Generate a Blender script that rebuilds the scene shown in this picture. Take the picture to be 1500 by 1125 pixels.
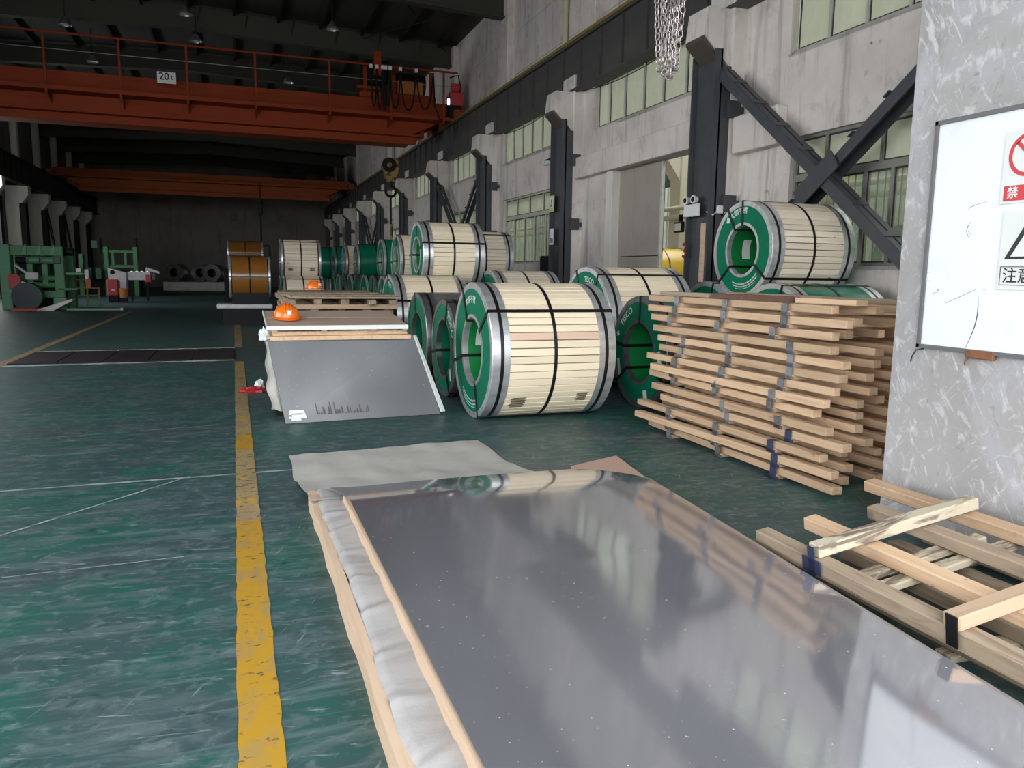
import bpy, math, random
from mathutils import Vector, Matrix, Euler
random.seed(7)
S = bpy.context.scene
for o in list(bpy.data.objects):
    bpy.data.objects.remove(o, do_unlink=True)
COL = S.collection
PI = math.pi

# ------------------------------------------------------------------ camera
cam_d = bpy.data.cameras.new('camera')
cam_d.sensor_width = 36.0
cam_d.lens = 27.168
cam_d.clip_end = 400
cam = bpy.data.objects.new('camera', cam_d)
COL.objects.link(cam)
RGT, DWN, FWD = (0.942, -0.335, 0.013), (-0.035, -0.138, -0.990), (0.334, 0.932, -0.142)
cam.matrix_world = Matrix(((RGT[0], -DWN[0], -FWD[0], 0), (RGT[1], -DWN[1], -FWD[1], 0), (RGT[2], -DWN[2], -FWD[2], 1.5), (0, 0, 0, 1)))
S.camera = cam

# ------------------------------------------------------------------ sky, daylight openings, exposure
W = bpy.data.worlds.new('overcast_sky')
S.world = W
W.use_nodes = True
wn = W.node_tree
bg = wn.nodes['Background']
bg.inputs[0].default_value = (0.93, 0.97, 1.0, 1)
bg.inputs[1].default_value = 4.0
def portal(name, loc, rot, sx, sy):
    d = bpy.data.lights.new(name, 'AREA')
    d.shape = 'RECTANGLE'; d.size = sx; d.size_y = sy
    d.cycles.is_portal = True
    o = bpy.data.objects.new(name, d)
    o.location = loc; o.rotation_euler = rot
    COL.objects.link(o)
portal('daylight_gate_portal', (-1.5, -2.0, 3.4), (PI/2, 0, 0), 18.0, 6.8)       # open end of the hall, light travels +Y
portal('daylight_side_portal', (-10.7, 38.5, 4.0), (0, -PI/2, 0), 3.6, 11.0)
portal('daylight_side_portal', (-10.7, 10.0, 3.2), (0, -PI/2, 0), 5.0, 12.0)     # unseen left wall openings added to light the depth, light travels +X
portal('roof_gap_portal', (13.5, 20.0, 9.6), (0, 0, 0), 4.0, 60.0)               # unseen roof gap added to light the neighbouring bay
S.view_settings.view_transform = 'Standard'
S.view_settings.look = 'None'
S.view_settings.gamma = 1.0
S.view_settings.use_curve_mapping = False
S.view_settings.exposure = 0.75
S.cycles.max_bounces = 7
S.cycles.diffuse_bounces = 4
S.cycles.glossy_bounces = 3
S.cycles.transmission_bounces = 4
S.cycles.transparent_max_bounces = 8
S.cycles.caustics_reflective = False
S.cycles.caustics_refractive = False
S.cycles.sample_clamp_indirect = 4.0
S.cycles.use_denoising = True

# ------------------------------------------------------------------ helpers
def lin(r, g, b):
    f = lambda c: (c/255/12.92) if c/255 <= .04045 else ((c/255+.055)/1.055)**2.4
    return (f(r), f(g), f(b))

def mat(name, base, rough=.7, metal=0.0, layers=(), rand=0.0, spec=.5, bump=None, aniso=None, coat=0, world=False):
    """principled material; layers = (scale xyz, lo, hi, colour, amount, detail, distortion)"""
    m = bpy.data.materials.new(name); m.use_nodes = True
    nt = m.node_tree; N = nt.nodes; L = nt.links
    b = N['Principled BSDF']
    b.inputs['Roughness'].default_value = rough
    b.inputs['Metallic'].default_value = metal
    b.inputs['Specular IOR Level'].default_value = spec
    b.inputs['Coat Weight'].default_value = coat
    tc = N.new('ShaderNodeTexCoord')
    vec = tc.outputs['Object']
    oi = N.new('ShaderNodeObjectInfo')
    if world:
        g = N.new('ShaderNodeNewGeometry'); vec = g.outputs['Position']
    else:
        ml = N.new('ShaderNodeMath'); ml.operation = 'MULTIPLY'; ml.inputs[1].default_value = 37.0
        L.new(oi.outputs['Random'], ml.inputs[0])
        ad = N.new('ShaderNodeVectorMath'); ad.operation = 'ADD'
        L.new(vec, ad.inputs[0]); L.new(ml.outputs[0], ad.inputs[1]); vec = ad.outputs[0]
    col = None
    def noise(sc, detail, dist, kind='noise', rot=(0, 0, 0)):
        mp = N.new('ShaderNodeMapping'); mp.vector_type = 'POINT'; mp.inputs['Scale'].default_value = sc
        if any(rot):
            m0 = N.new('ShaderNodeMapping'); m0.inputs['Rotation'].default_value = rot; L.new(vec, m0.inputs['Vector'])
        L.new(m0.outputs[0] if any(rot) else vec, mp.inputs['Vector'])
        if kind == 'crack':
            n0 = N.new('ShaderNodeTexNoise'); n0.inputs['Scale'].default_value = 1.3; n0.inputs['Detail'].default_value = 3
            L.new(mp.outputs[0], n0.inputs['Vector'])
            vm = N.new('ShaderNodeVectorMath'); vm.operation = 'MULTIPLY_ADD'
            vm.inputs[1].default_value = (dist, dist, dist)
            L.new(n0.outputs['Color'], vm.inputs[0]); L.new(mp.outputs[0], vm.inputs[2])
            v = N.new('ShaderNodeTexVoronoi'); v.feature = 'DISTANCE_TO_EDGE'; v.inputs['Scale'].default_value = 1.0
            L.new(vm.outputs[0], v.inputs['Vector'])
            return v.outputs['Distance']
        n = N.new('ShaderNodeTexNoise'); n.inputs['Scale'].default_value = 1.0
        n.inputs['Detail'].default_value = detail; n.inputs['Distortion'].default_value = dist
        n.inputs['Roughness'].default_value = .6
        L.new(mp.outputs[0], n.inputs['Vector'])
        return n.outputs['Fac']
    rgb = N.new('ShaderNodeRGB'); rgb.outputs[0].default_value = (*base, 1)
    col = rgb.outputs[0]
    for ly in layers:
        sc, lo, hi, c, a = ly[:5]
        det = ly[5] if len(ly) > 5 else 4
        dist = ly[6] if len(ly) > 6 else 0
        kind = ly[7] if len(ly) > 7 else 'noise'
        f = noise(sc, det, dist, kind, ly[8] if len(ly) > 8 else (0, 0, 0))
        mr = N.new('ShaderNodeMapRange'); mr.inputs[1].default_value = lo; mr.inputs[2].default_value = hi
        mr.inputs[3].default_value = 0; mr.inputs[4].default_value = a
        L.new(f, mr.inputs[0])
        mx = N.new('ShaderNodeMix'); mx.data_type = 'RGBA'
        L.new(mr.outputs[0], mx.inputs[0]); L.new(col, mx.inputs[6])
        mx.inputs[7].default_value = (*c, 1)
        col = mx.outputs[2]
    if rand:
        hs = N.new('ShaderNodeHueSaturation')
        mr = N.new('ShaderNodeMapRange'); mr.inputs[3].default_value = 1-rand; mr.inputs[4].default_value = 1+rand*.6
        L.new(oi.outputs['Random'], mr.inputs[0]); L.new(mr.outputs[0], hs.inputs['Value'])
        L.new(col, hs.inputs['Color']); col = hs.outputs[0]
    L.new(col, b.inputs['Base Color'])
    if bump:
        f = noise(bump[0], 4, 0)
        bp = N.new('ShaderNodeBump'); bp.inputs['Strength'].default_value = bump[1]; bp.inputs['Distance'].default_value = bump[2]
        L.new(f, bp.inputs['Height']); L.new(bp.outputs[0], b.inputs['Normal'])
    return m

class MB:
    """collects shapes and links them as one mesh object"""
    def __init__(s): s.v = []; s.f = []
    def add(s, vs, fs):
        n = len(s.v); s.v += [tuple(p) for p in vs]; s.f += [tuple(i+n for i in f) for f in fs]; return s
    def box(s, x0, x1, y0, y1, z0, z1):
        vs = [(x, y, z) for x in (x0, x1) for y in (y0, y1) for z in (z0, z1)]
        return s.add(vs, [(0, 1, 3, 2), (4, 6, 7, 5), (0, 4, 5, 1), (2, 3, 7, 6), (0, 2, 6, 4), (1, 5, 7, 3)])
    def bbox(s, x0, x1, y0, y1, z0, z1, c):
        """box with chamfered long edges (all twelve edges cut by c)"""
        X, Y, Z = (x0, x1), (y0, y1), (z0, z1); vs = []; ix = {}
        for i in (0, 1):
            for j in (0, 1):
                for k in (0, 1):
                    sx, sy, sz = (1, -1)[i], (1, -1)[j], (1, -1)[k]
                    for a, (dx, dy, dz) in enumerate(((0, c, c), (c, 0, c), (c, c, 0))):
                        ix[i, j, k, a] = len(vs); vs.append((X[i]+sx*dx, Y[j]+sy*dy, Z[k]+sz*dz))
        fs = []
        for i in (0, 1):
            f = [ix[i, 0, 0, 0], ix[i, 0, 1, 0], ix[i, 1, 1, 0], ix[i, 1, 0, 0]]; fs.append(f if i == 0 else f[::-1])
            f = [ix[0, i, 0, 1], ix[1, i, 0, 1], ix[1, i, 1, 1], ix[0, i, 1, 1]]; fs.append(f if i == 0 else f[::-1])
            f = [ix[0, 0, i, 2], ix[0, 1, i, 2], ix[1, 1, i, 2], ix[1, 0, i, 2]]; fs.append(f if i == 0 else f[::-1])
        for i in (0, 1):
            for j in (0, 1):
                fs.append([ix[i, j, 0, 0], ix[i, j, 0, 1], ix[i, j, 1, 1], ix[i, j, 1, 0]])
                fs.append([ix[i, 0, j, 0], ix[i, 0, j, 2], ix[i, 1, j, 2], ix[i, 1, j, 0]])
                fs.append([ix[0, i, j, 1], ix[0, i, j, 2], ix[1, i, j, 2], ix[1, i, j, 1]])
        for i in (0, 1):
            for j in (0, 1):
                for k in (0, 1): fs.append([ix[i, j, k, 0], ix[i, j, k, 1], ix[i, j, k, 2]])
        return s.add(vs, fs)
    def bar(s, p, q, w, h, up=(0, 0, 1)):
        p, q = Vector(p), Vector(q); d = (q-p).normalized(); u = Vector(up)
        if abs(d.dot(u)) > .98: u = Vector((1, 0, 0))
        r = d.cross(u).normalized(); u = r.cross(d).normalized()
        vs = [b + r*w/2*i + u*h/2*j for b in (p, q) for i, j in ((-1, -1), (1, -1), (1, 1), (-1, 1))]
        return s.add(vs, [(3, 2, 1, 0), (4, 5, 6, 7), (0, 1, 5, 4), (1, 2, 6, 5), (2, 3, 7, 6), (3, 0, 4, 7)])
    def tube(s, pts, r, n=8, closed=False):
        pts = [Vector(p) for p in pts]; m = len(pts); vs = []; fs = []
        u = None
        for i, p in enumerate(pts):
            if closed: d = pts[(i+1) % m]-pts[i-1]
            else: d = pts[min(i+1, m-1)]-pts[max(i-1, 0)]
            d.normalize()
            if u is None:
                u = Vector((0, 0, 1)) if abs(d.z) < .9 else Vector((1, 0, 0))
            u = (u-d*u.dot(d)).normalized(); w = d.cross(u)
            vs += [p+(u*math.cos(2*PI*k/n)+w*math.sin(2*PI*k/n))*r for k in range(n)]
        for i in range(m if closed else m-1):
            j = (i+1) % m
            for k in range(n):
                fs.append((i*n+k, i*n+(k+1) % n, j*n+(k+1) % n, j*n+k))
        if not closed: fs += [tuple(range(n))[::-1], tuple((m-1)*n+k for k in range(n))]
        return s.add(vs, fs)
    def ring(s, prof, n=64, axis='x', a0=0, a1=2*PI, close=True):
        """revolve a closed profile of (along, radius) about an axis through the origin"""
        full = abs(a1-a0) > 2*PI-1e-6; m = len(prof); vs = []; fs = []
        cnt = n if full else n+1
        for i in range(cnt):
            a = a0+(a1-a0)*i/n; c, t = math.cos(a), math.sin(a)
            for h, r in prof:
                vs.append({'x': (h, r*c, r*t), 'z': (r*c, r*t, h), 'y': (r*c, h, r*t)}[axis])
        for i in range(n):
            j = (i+1) % cnt
            for k in range(m if close else m-1):
                l = (k+1) % m
                fs.append((i*m+k, i*m+l, j*m+l, j*m+k))
        return s.add(vs, fs)
    def prism(s, poly, d, plane='xz', at=0.0):
        """polygon in a plane, pushed d along the plane's normal, starting at 'at'"""
        P = {'xz': lambda a, b, c: (a, c, b), 'yz': lambda a, b, c: (c, a, b), 'xy': lambda a, b, c: (a, b, c)}[plane]
        n = len(poly); vs = [P(a, b, at) for a, b in poly]+[P(a, b, at+d) for a, b in poly]
        fs = [tuple(range(n)), tuple(range(2*n-1, n-1, -1))]+[(i, i+n, (i+1) % n+n, (i+1) % n) for i in range(n)]
        return s.add(vs, fs)
    def mesh(s, name, m=None, smooth=False):
        me = bpy.data.meshes.new(name); me.from_pydata(s.v, [], s.f)
        import bmesh
        bm = bmesh.new(); bm.from_mesh(me); bmesh.ops.recalc_face_normals(bm, faces=bm.faces); bm.to_mesh(me); bm.free()
        if m: me.materials.append(m)
        if smooth:
            for p in me.polygons: p.use_smooth = True
            try: me.set_sharp_from_angle(angle=math.radians(35))
            except Exception: pass
        return me
    def build(s, name, m, parent=None, smooth=False, **k):
        return link(name, s.mesh(name, m, smooth), parent, **k)

def link(name, me, parent=None, loc=None, rot=None, label=None, cat=None, group=None, kind=None):
    o = bpy.data.objects.new(name, me); COL.objects.link(o)
    if parent: o.parent = parent
    if loc is not None: o.location = loc
    if rot is not None: o.rotation_euler = rot
    if label: o['label'] = label
    if cat: o['category'] = cat
    if group: o['group'] = group
    if kind: o['kind'] = kind
    return o
def thing(name, label, cat, loc=(0, 0, 0), rz=0.0, group=None):
    return link(name, None, None, loc, (0, 0, rz), label, cat, group)
def struct(name, me=None, loc=(0, 0, 0)):
    return link(name, me, None, loc, kind='structure')

def text_mesh(txt, size):
    """flat lettering as (verts, faces, width); baseline at the origin"""
    cu = bpy.data.curves.new('lettering', 'FONT'); cu.body = txt; cu.size = size
    cu.resolution_u = 3
    o = bpy.data.objects.new('lettering', cu); COL.objects.link(o)
    bpy.context.view_layer.update()
    dg = bpy.context.evaluated_depsgraph_get()
    me = o.evaluated_get(dg).to_mesh()
    vs = [v.co.copy() for v in me.vertices]; fs = [tuple(p.vertices) for p in me.polygons]
    o.evaluated_get(dg).to_mesh_clear()
    bpy.data.objects.remove(o, do_unlink=True); bpy.data.curves.remove(cu)
    w = max(v.x for v in vs)-min(v.x for v in vs) if vs else 0
    x0 = min(v.x for v in vs) if vs else 0
    for v in vs: v.x -= x0
    return vs, fs, w
def wordmesh(mb, txt, size, place, bold=0.0, flat_y=False):
    vs, fs, w = text_mesh(txt, size)
    offs = [(0, 0)] if not bold else [(0, 0), (bold, 0), (-bold, 0), (0, bold), (0, -bold)]
    for dx, dy in offs:
        k = offs.index((dx, dy))*.00018      # copies that thicken the stroke lie a hair in front of each other
        mb.add([(p[0]-(0 if flat_y else k), p[1]-(k if flat_y else 0), p[2]) for p in (place(v.x+dx-w/2, v.y+dy) for v in vs)], fs)
    return w

# ------------------------------------------------------------------ materials
GREY = lambda v: (v, v, v)
M = {}
M['floor'] = mat('green_epoxy_floor', (.033, .088, .086), .45, layers=(
    ((.30, .5, 1), .42, .62, (.052, .078, .088), .95, 5, .6),
    ((.8, 1.1, 1), .47, .60, (.014, .108, .080), .75, 6, .8),
    ((2.2, 5.0, 1), .50, .64, (.115, .155, .160), .62, 8, 1.5),
    ((1.0, 16.0, 1), .54, .70, (.15, .205, .21), .55, 7, 1.0),
    ((11, 15, 1), .54, .68, (.17, .225, .23), .55, 7, .6),
    ((5, 40, 1), .62, .69, (.30, .36, .36), .6, 5, .8, 'noise', (0, 0, .2)),
    ((50, 3, 1), .68, .73, (.34, .40, .40), .5, 3, .3, 'noise', (0, 0, .5)),
    ((7, 7, 1), .60, .70, (.010, .050, .042), .75, 6, .8)), spec=.35, world=True)
M['stripe'] = mat('worn_yellow_paint', (.45, .255, .028), .5, layers=(
    ((7, 4, 1), .50, .64, (.33, .235, .10), .75, 6, .5),
    ((14, 34, 1), .60, .66, (.05, .065, .06), .85, 6, .8),
    ((30, 30, 1), .66, .72, (.30, .28, .22), .7, 4, .5)), spec=.3, world=True)
M['stripe_worn'] = mat('rubbed_brownish_yellow_paint', (.37, .27, .135), .55, layers=(
    ((5, 2.2, 1), .46, .62, (.30, .225, .125), .85, 6, .5),
    ((6, 3, 1), .56, .66, (.52, .31, .05), .8, 5, .5),
    ((14, 34, 1), .56, .62, (.07, .075, .065), .85, 6, .8)), spec=.3, world=True)
M['chipped'] = mat('chipped_pale_concrete_edge', (.62, .62, .60), .8, layers=(((5, 16, 1), .46, .62, (.16, .18, .18), .85, 6, .6),), world=True)
M['scuff'] = mat('scuffed_concrete_line', (.36, .40, .40), .7, layers=(((4, 9, 1), .45, .65, (.09, .14, .14), .9, 6, .3),), world=True)
M['trench'] = mat('dark_cover_plate', (.030, .024, .030), .55, .3, layers=(((6, 3, 1), .5, .7, (.06, .05, .055), .8, 5),), rand=.25)
M['concrete'] = mat('streaked_concrete', (.76, .695, .65), .85, layers=(
    ((.8, .8, .8), .42, .68, (.55, .495, .46), .75, 6, .3),
    ((5, 5, .35), .54, .74, (.34, .31, .295), .7, 5, .3),
    ((28, 28, 1.2), .62, .76, (.24, .22, .21), .45, 4, 0),
    ((2.6, 2.6, 1.7), .56, .70, (.38, .345, .325), .6, 6, .6),
    ((7, 7, 5), .66, .74, (.18, .165, .155), .55, 5, .8),
    ((3, 3, 3), .62, .70, (.60, .58, .56), .7, 5, .4),
    ((1.6, 1.6, 1.6), .715, .74, (.05, .047, .045), .95, 5, .5)), spec=.2, bump=((30, 30, 30), .25, .01), world=True)
M['plaster'] = mat('scratched_grey_plaster', (.39, .372, .367), .7, layers=(
    ((.8, .8, .7), .40, .66, (.30, .285, .282), .9, 5, .6),
    ((1.6, 1.6, 1.4), .48, .70, (.46, .455, .482), .8, 7, 1.2),
    ((5, 5, 4), .55, .66, (.68, .675, .69), .55, 7, 2.2),
    ((5, 24, 5), .60, .68, (.72, .71, .72), .55, 6, 1.6, 'noise', (.55, 0, 0)),
    ((4, 30, 5), .62, .69, (.72, .71, .73), .5, 6, 1.8, 'noise', (-.75, 0, 0)),
    ((6, 20, 3), .64, .72, (.70, .69, .70), .5, 5, 1.2, 'noise', (1.5, 0, 0)),
    ((9, 11, 9), .60, .72, (.22, .215, .22), .55, 6, 1.5)), spec=.3, bump=((25, 25, 25), .15, .008), world=True)
M['steel_dark'] = mat('dark_grey_painted_steel', (.060, .063, .072), .5, layers=(((4, 4, 4), .5, .7, (.085, .085, .09), .6, 5),), spec=.4)
M['girder'] = mat('dusty_dark_girder_steel', (.058, .056, .054), .6, layers=(((1, .5, 3), .5, .7, (.10, .092, .08), .6, 5),))
M['rail_yellow'] = mat('yellow_conductor_rail', (.22, .17, .035), .6)
M['frame'] = mat('aluminium_window_frame', (.55, .54, .47), .45, .3, layers=(((5, 5, 5), .5, .7, (.35, .33, .28), .6, 4),))
M['frame_dark'] = mat('weathered_window_frame', (.30, .29, .26), .5, .4, layers=(((5, 5, 5), .5, .7, (.18, .17, .15), .6, 4),))
M['red'] = mat('red_crane_paint', (.275, .043, .012), .6, spec=.15, layers=(((.8, 1, 5), .5, .72, (.20, .030, .010), .7, 5),))
M['red2'] = mat('faded_orange_crane_paint', (.33, .080, .025), .6, spec=.15, layers=(((.8, 1, 6), .5, .72, (.23, .052, .02), .7, 5),))
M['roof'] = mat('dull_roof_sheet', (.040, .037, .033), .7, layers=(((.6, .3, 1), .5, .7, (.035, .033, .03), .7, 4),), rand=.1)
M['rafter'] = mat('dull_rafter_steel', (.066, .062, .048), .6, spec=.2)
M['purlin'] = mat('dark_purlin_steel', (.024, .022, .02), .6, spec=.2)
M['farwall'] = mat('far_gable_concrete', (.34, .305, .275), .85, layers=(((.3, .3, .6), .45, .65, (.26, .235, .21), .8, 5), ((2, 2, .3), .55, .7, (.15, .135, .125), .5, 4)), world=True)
M['white_col'] = mat('whitewashed_column', (.76, .72, .66), .8, layers=(((1.5, 1.5, .5), .48, .7, (.58, .54, .50), .7, 5),))
M['slat'] = mat('cream_wrapping_slat', (.88, .755, .56), .6, layers=(((1.2, 20, 20), .55, .72, (.76, .60, .41), .45, 5), ((8, 8, 8), .72, .76, (.16, .10, .06), .8, 5)), rand=.10, spec=.25)
M['slat_grey'] = mat('shaded_wrapping_slat', (.80, .69, .55), .65, layers=(((1.2, 20, 20), .5, .7, (.58, .475, .36), .6, 5), ((6, 10, 10), .66, .72, (.14, .10, .08), .8, 5)), rand=.13, spec=.25)  # greyer copy of the cream slat, shade put into its colour
M['slat_pink'] = mat('pinkish_wrapping_slat', (.70, .50, .38), .6)
M['green'] = mat('green_packing_board', (.003, .165, .088), .5, layers=(((3, 3, 3), .5, .7, (.006, .12, .07), .5, 4), ((14, 14, 14), .71, .74, (.18, .34, .27), .5, 5)), spec=.18)
M['green_lit'] = mat('lit_green_bore_lining', (.008, .22, .055), .45)  # brighter copy of the green board, light put into its colour
M['green_wrap'] = mat('glossy_green_film', (.004, .17, .095), .22, spec=.6, layers=(((2, 5, 5), .5, .7, (.004, .13, .075), .5, 3),), bump=((6, 14, 14), .3, .02))
M['galv'] = mat('galvanised_edge_steel', (.68, .68, .69), .34, .65, layers=(((4, 12, 12), .45, .7, (.42, .42, .43), .8, 5),))
M['steel_coil'] = mat('bare_coil_steel', (.32, .32, .33), .35, .8, layers=(((2, 9, 9), .45, .7, (.16, .16, .165), .8, 5),))
M['film'] = mat('grey_crumpled_film', (.19, .18, .185), .28, .2, layers=(((5, 8, 8), .5, .7, (.38, .37, .38), .7, 5, 1),), bump=((5, 11, 11), .8, .03), spec=.7)
M['amber'] = mat('amber_packing_film', (.25, .10, .018), .22, layers=(((1, 6, 6), .5, .7, (.19, .068, .012), .5, 4),), spec=.6)
M['yellow_film'] = mat('yellow_packing_film', (.62, .40, .035), .25, spec=.6)
M['strap'] = mat('black_steel_strap', (.012, .012, .014), .35, .3)
M['paper'] = mat('white_label_paper', (.74, .76, .74), .6)
M['print'] = mat('white_print', (.70, .78, .73), .6)
M['ink'] = mat('black_ink', (.02, .02, .022), .6)
M['red_ink'] = mat('red_sign_ink', (.62, .045, .06), .55)
M['dull_red_ink'] = mat('faded_red_stencil_paint', (.14, .022, .022), .6)
M['board_white'] = mat('white_display_board', (.80, .82, .85), .35, layers=(((3, 3, 3), .60, .72, (.66, .70, .78), .5, 5), ((7, 9, 9), .735, .75, (.16, .16, .17), .8, 6, .8)), spec=.4)
M['alu'] = mat('brushed_aluminium_edge', (.55, .55, .56), .35, .9)
M['rust'] = mat('rusty_iron', (.24, .10, .045), .8, layers=(((12, 12, 12), .5, .7, (.12, .06, .035), .8, 5),))
M['wood'] = mat('pale_pine_lumber', (.62, .435, .285), .7, layers=(((24, 2, 24), .45, .7, (.47, .29, .175), .8, 5, .6), ((7, 7, 7), .68, .76, (.20, .12, .07), .7, 4)), rand=.22, spec=.2)
M['wood_x'] = mat('pale_pine_crosspiece', (.56, .40, .275), .7, layers=(((2, 24, 24), .45, .7, (.40, .28, .17), .7, 5, .6),), rand=.2, spec=.2)
M['wood_old'] = mat('weathered_lumber', (.37, .285, .205), .75, layers=(((18, 2, 18), .45, .68, (.20, .15, .11), .9, 6, .9), ((5, 5, 5), .66, .74, (.12, .09, .07), .7, 4)), rand=.2, spec=.2)
M['wood_bark'] = mat('barky_lumber', (.52, .45, .34), .8, layers=(((3, 14, 14), .50, .60, (.15, .115, .09), .9, 6, .8),), rand=.1, spec=.2)
M['corbel_plate'] = mat('grimy_brown_steel_plate', (.085, .070, .058), .6)
M['stencil'] = mat('brown_black_stencil_ink', (.045, .030, .018), .8, spec=.1)
M['gasket'] = mat('dark_window_gasket', (.035, .034, .03), .7)
M['wood_brown'] = mat('dark_brown_lumber', (.12, .060, .042), .75, layers=(((2, 20, 20), .5, .7, (.18, .10, .07), .7, 4),))
M['peach'] = mat('peach_plywood_edge', (.61, .45, .325), .65, layers=(((30, 1.2, 30), .5, .72, (.48, .32, .205), .8, 4), ((3, 2.2, 3), .68, .72, (.28, .17, .10), .7, 4)), spec=.25)
M['bracket'] = mat('galvanised_bracket', (.26, .26, .275), .45, .6, layers=(((20, 20, 20), .5, .7, (.12, .12, .135), .8, 4),), rand=.5)
M['bracket_blue'] = mat('blue_grey_bracket', (.055, .065, .13), .45, .5)
M['brown_board'] = mat('brown_kraft_cover_board', (.52, .385, .305), .65, layers=(((1, 10, 4), .5, .7, (.42, .30, .235), .6, 4),))
M['kraft'] = mat('woven_kraft_paper', (.52, .505, .47), .6, layers=(((3, 3, 3), .45, .7, (.42, .405, .375), .8, 5, .5), ((60, 60, 60), .5, .7, (.58, .565, .535), .4, 2)), bump=((90, 90, 90), .3, .004), spec=.3)
M['woven'] = mat('silvery_woven_wrapping', (.44, .425, .42), .5, layers=(((2.5, 9, 4), .46, .7, (.30, .285, .28), .85, 5, .4), ((120, 120, 60), .5, .65, (.42, .40, .395), .5, 1)), bump=((110, 110, 110), .4, .003), spec=.4)
M['pink_card'] = mat('pinkish_cardboard', (.56, .38, .30), .7)
M['helmet'] = mat('orange_helmet_plastic', (.85, .17, .01), .25, spec=.6)
M['mgreen'] = mat('green_machine_paint', (.055, .20, .075), .5, layers=(((2, 2, 2), .5, .7, (.032, .13, .055), .7, 5),))
M['mgreen_dark'] = mat('dark_green_machine_paint', (.018, .07, .042), .5)
M['mgreen_light'] = mat('pale_green_machine_paint', (.10, .29, .155), .5, layers=(((3, 3, 3), .55, .7, (.055, .17, .09), .6, 5),))
M['black'] = mat('blackened_rubber', (.011, .012, .012), .5, spec=.12)
M['drum'] = mat('dark_teal_gloss_drum', (.004, .022, .022), .35, spec=.25)
M['white_paint'] = mat('white_machine_paint', (.55, .55, .56), .5, layers=(((4, 4, 4), .5, .7, (.42, .42, .42), .6, 4),))
M['red_paint'] = mat('red_machine_paint', (.42, .035, .04), .5)
M['orange_paint'] = mat('orange_machine_paint', (.50, .16, .03), .5)
M['hook_yellow'] = mat('yellow_black_hook_paint', (.30, .17, .03), .5, layers=(((6, 6, 6), .5, .54, (.02, .02, .02), .95, 1),))
M['chain'] = mat('bare_chain_steel', (.44, .385, .375), .42, .8, rand=.25)
M['door'] = mat('dull_sliding_door_sheet', (.36, .325, .285), .7, layers=(((1.2, 1.2, 1.2), .5, .7, (.29, .26, .23), .7, 5), ((5, 5, 5), .68, .74, (.17, .15, .14), .6, 4)), rand=.06)
M['pale_green'] = mat('pale_green_corrugated_wall', (.40, .43, .33), .7, layers=(((.6, .6, .4), .5, .7, (.30, .32, .24), .7, 4),), world=True)
M['cream'] = mat('cream_bay_paint', (.56, .52, .38), .7)
M['bay_floor'] = mat('neighbour_bay_floor', (.14, .15, .14), .6)
M['apron'] = mat('outdoor_concrete_apron', (.36, .36, .35), .85, layers=(((.7, .7, 1), .45, .7, (.28, .28, .27), .7, 5),), world=True)

# stainless sheet: mirror-like polish with a milky scattering finish and dust
def steel_sheet(name, tint, refl, r1, r2):
    m = bpy.data.materials.new(name); m.use_nodes = True
    nt = m.node_tree; N = nt.nodes; L = nt.links
    N.remove(N['Principled BSDF'])
    out = N['Material Output']
    tc = N.new('ShaderNodeTexCoord')
    def nz(sc, det):
        mp = N.new('ShaderNodeMapping'); mp.inputs['Scale'].default_value = sc; L.new(tc.outputs['Object'], mp.inputs[0])
        n = N.new('ShaderNodeTexNoise'); n.inputs['Scale'].default_value = 1; n.inputs['Detail'].default_value = det; L.new(mp.outputs[0], n.inputs[0])
        return n.outputs['Fac']
    def mr(f, a, b, c, d):
        q = N.new('ShaderNodeMapRange')
        for i, v in enumerate((a, b, c, d)): q.inputs[i+1].default_value = v
        L.new(f, q.inputs[0]); return q.outputs[0]
    g1 = N.new('ShaderNodeBsdfGlossy'); g1.inputs[0].default_value = (refl, refl*.985, refl*.98, 1)
    L.new(mr(nz((1.2, 1.2, 1.2), 4), .3, .7, r1*.8, r1*1.3), g1.inputs['Roughness'])
    bp = N.new('ShaderNodeBump'); bp.inputs['Strength'].default_value = .35; bp.inputs['Distance'].default_value = .02
    L.new(nz((1.3, .8, 1), 1), bp.inputs['Height']); L.new(bp.outputs[0], g1.inputs['Normal'])
    d = N.new('ShaderNodeBsdfDiffuse'); d.inputs[0].default_value = (*tint, 1)
    mx = N.new('ShaderNodeMixShader')
    lw = N.new('ShaderNodeLayerWeight'); lw.inputs[0].default_value = .5
    fa = mr(lw.outputs['Facing'], .55, .88, 1.0, .35)
    mu = N.new('ShaderNodeMath'); mu.operation = 'MULTIPLY'
    L.new(mr(nz((1.5, .8, 1), 4), .35, .65, r2*.88, r2*1.12), mu.inputs[0]); L.new(fa, mu.inputs[1])
    L.new(mu.outputs[0], mx.inputs[0])
    L.new(g1.outputs[0], mx.inputs[1]); L.new(d.outputs[0], mx.inputs[2])
    sp = N.new('ShaderNodeBsdfDiffuse'); sp.inputs[0].default_value = (.55, .53, .50, 1)
    m2 = N.new('ShaderNodeMixShader')
    L.new(mr(nz((55, 55, 55), 2), .735, .76, 0, .8), m2.inputs[0])
    L.new(mx.outputs[0], m2.inputs[1]); L.new(sp.outputs[0], m2.inputs[2])
    L.new(m2.outputs[0], out.inputs[0])
    return m
M['sheet'] = steel_sheet('stainless_sheet', (.30, .30, .335), .74, .075, .40)
M['sheet_dull'] = steel_sheet('dull_stainless_sheet', (.105, .11, .122), .20, .42, .62)

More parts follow.
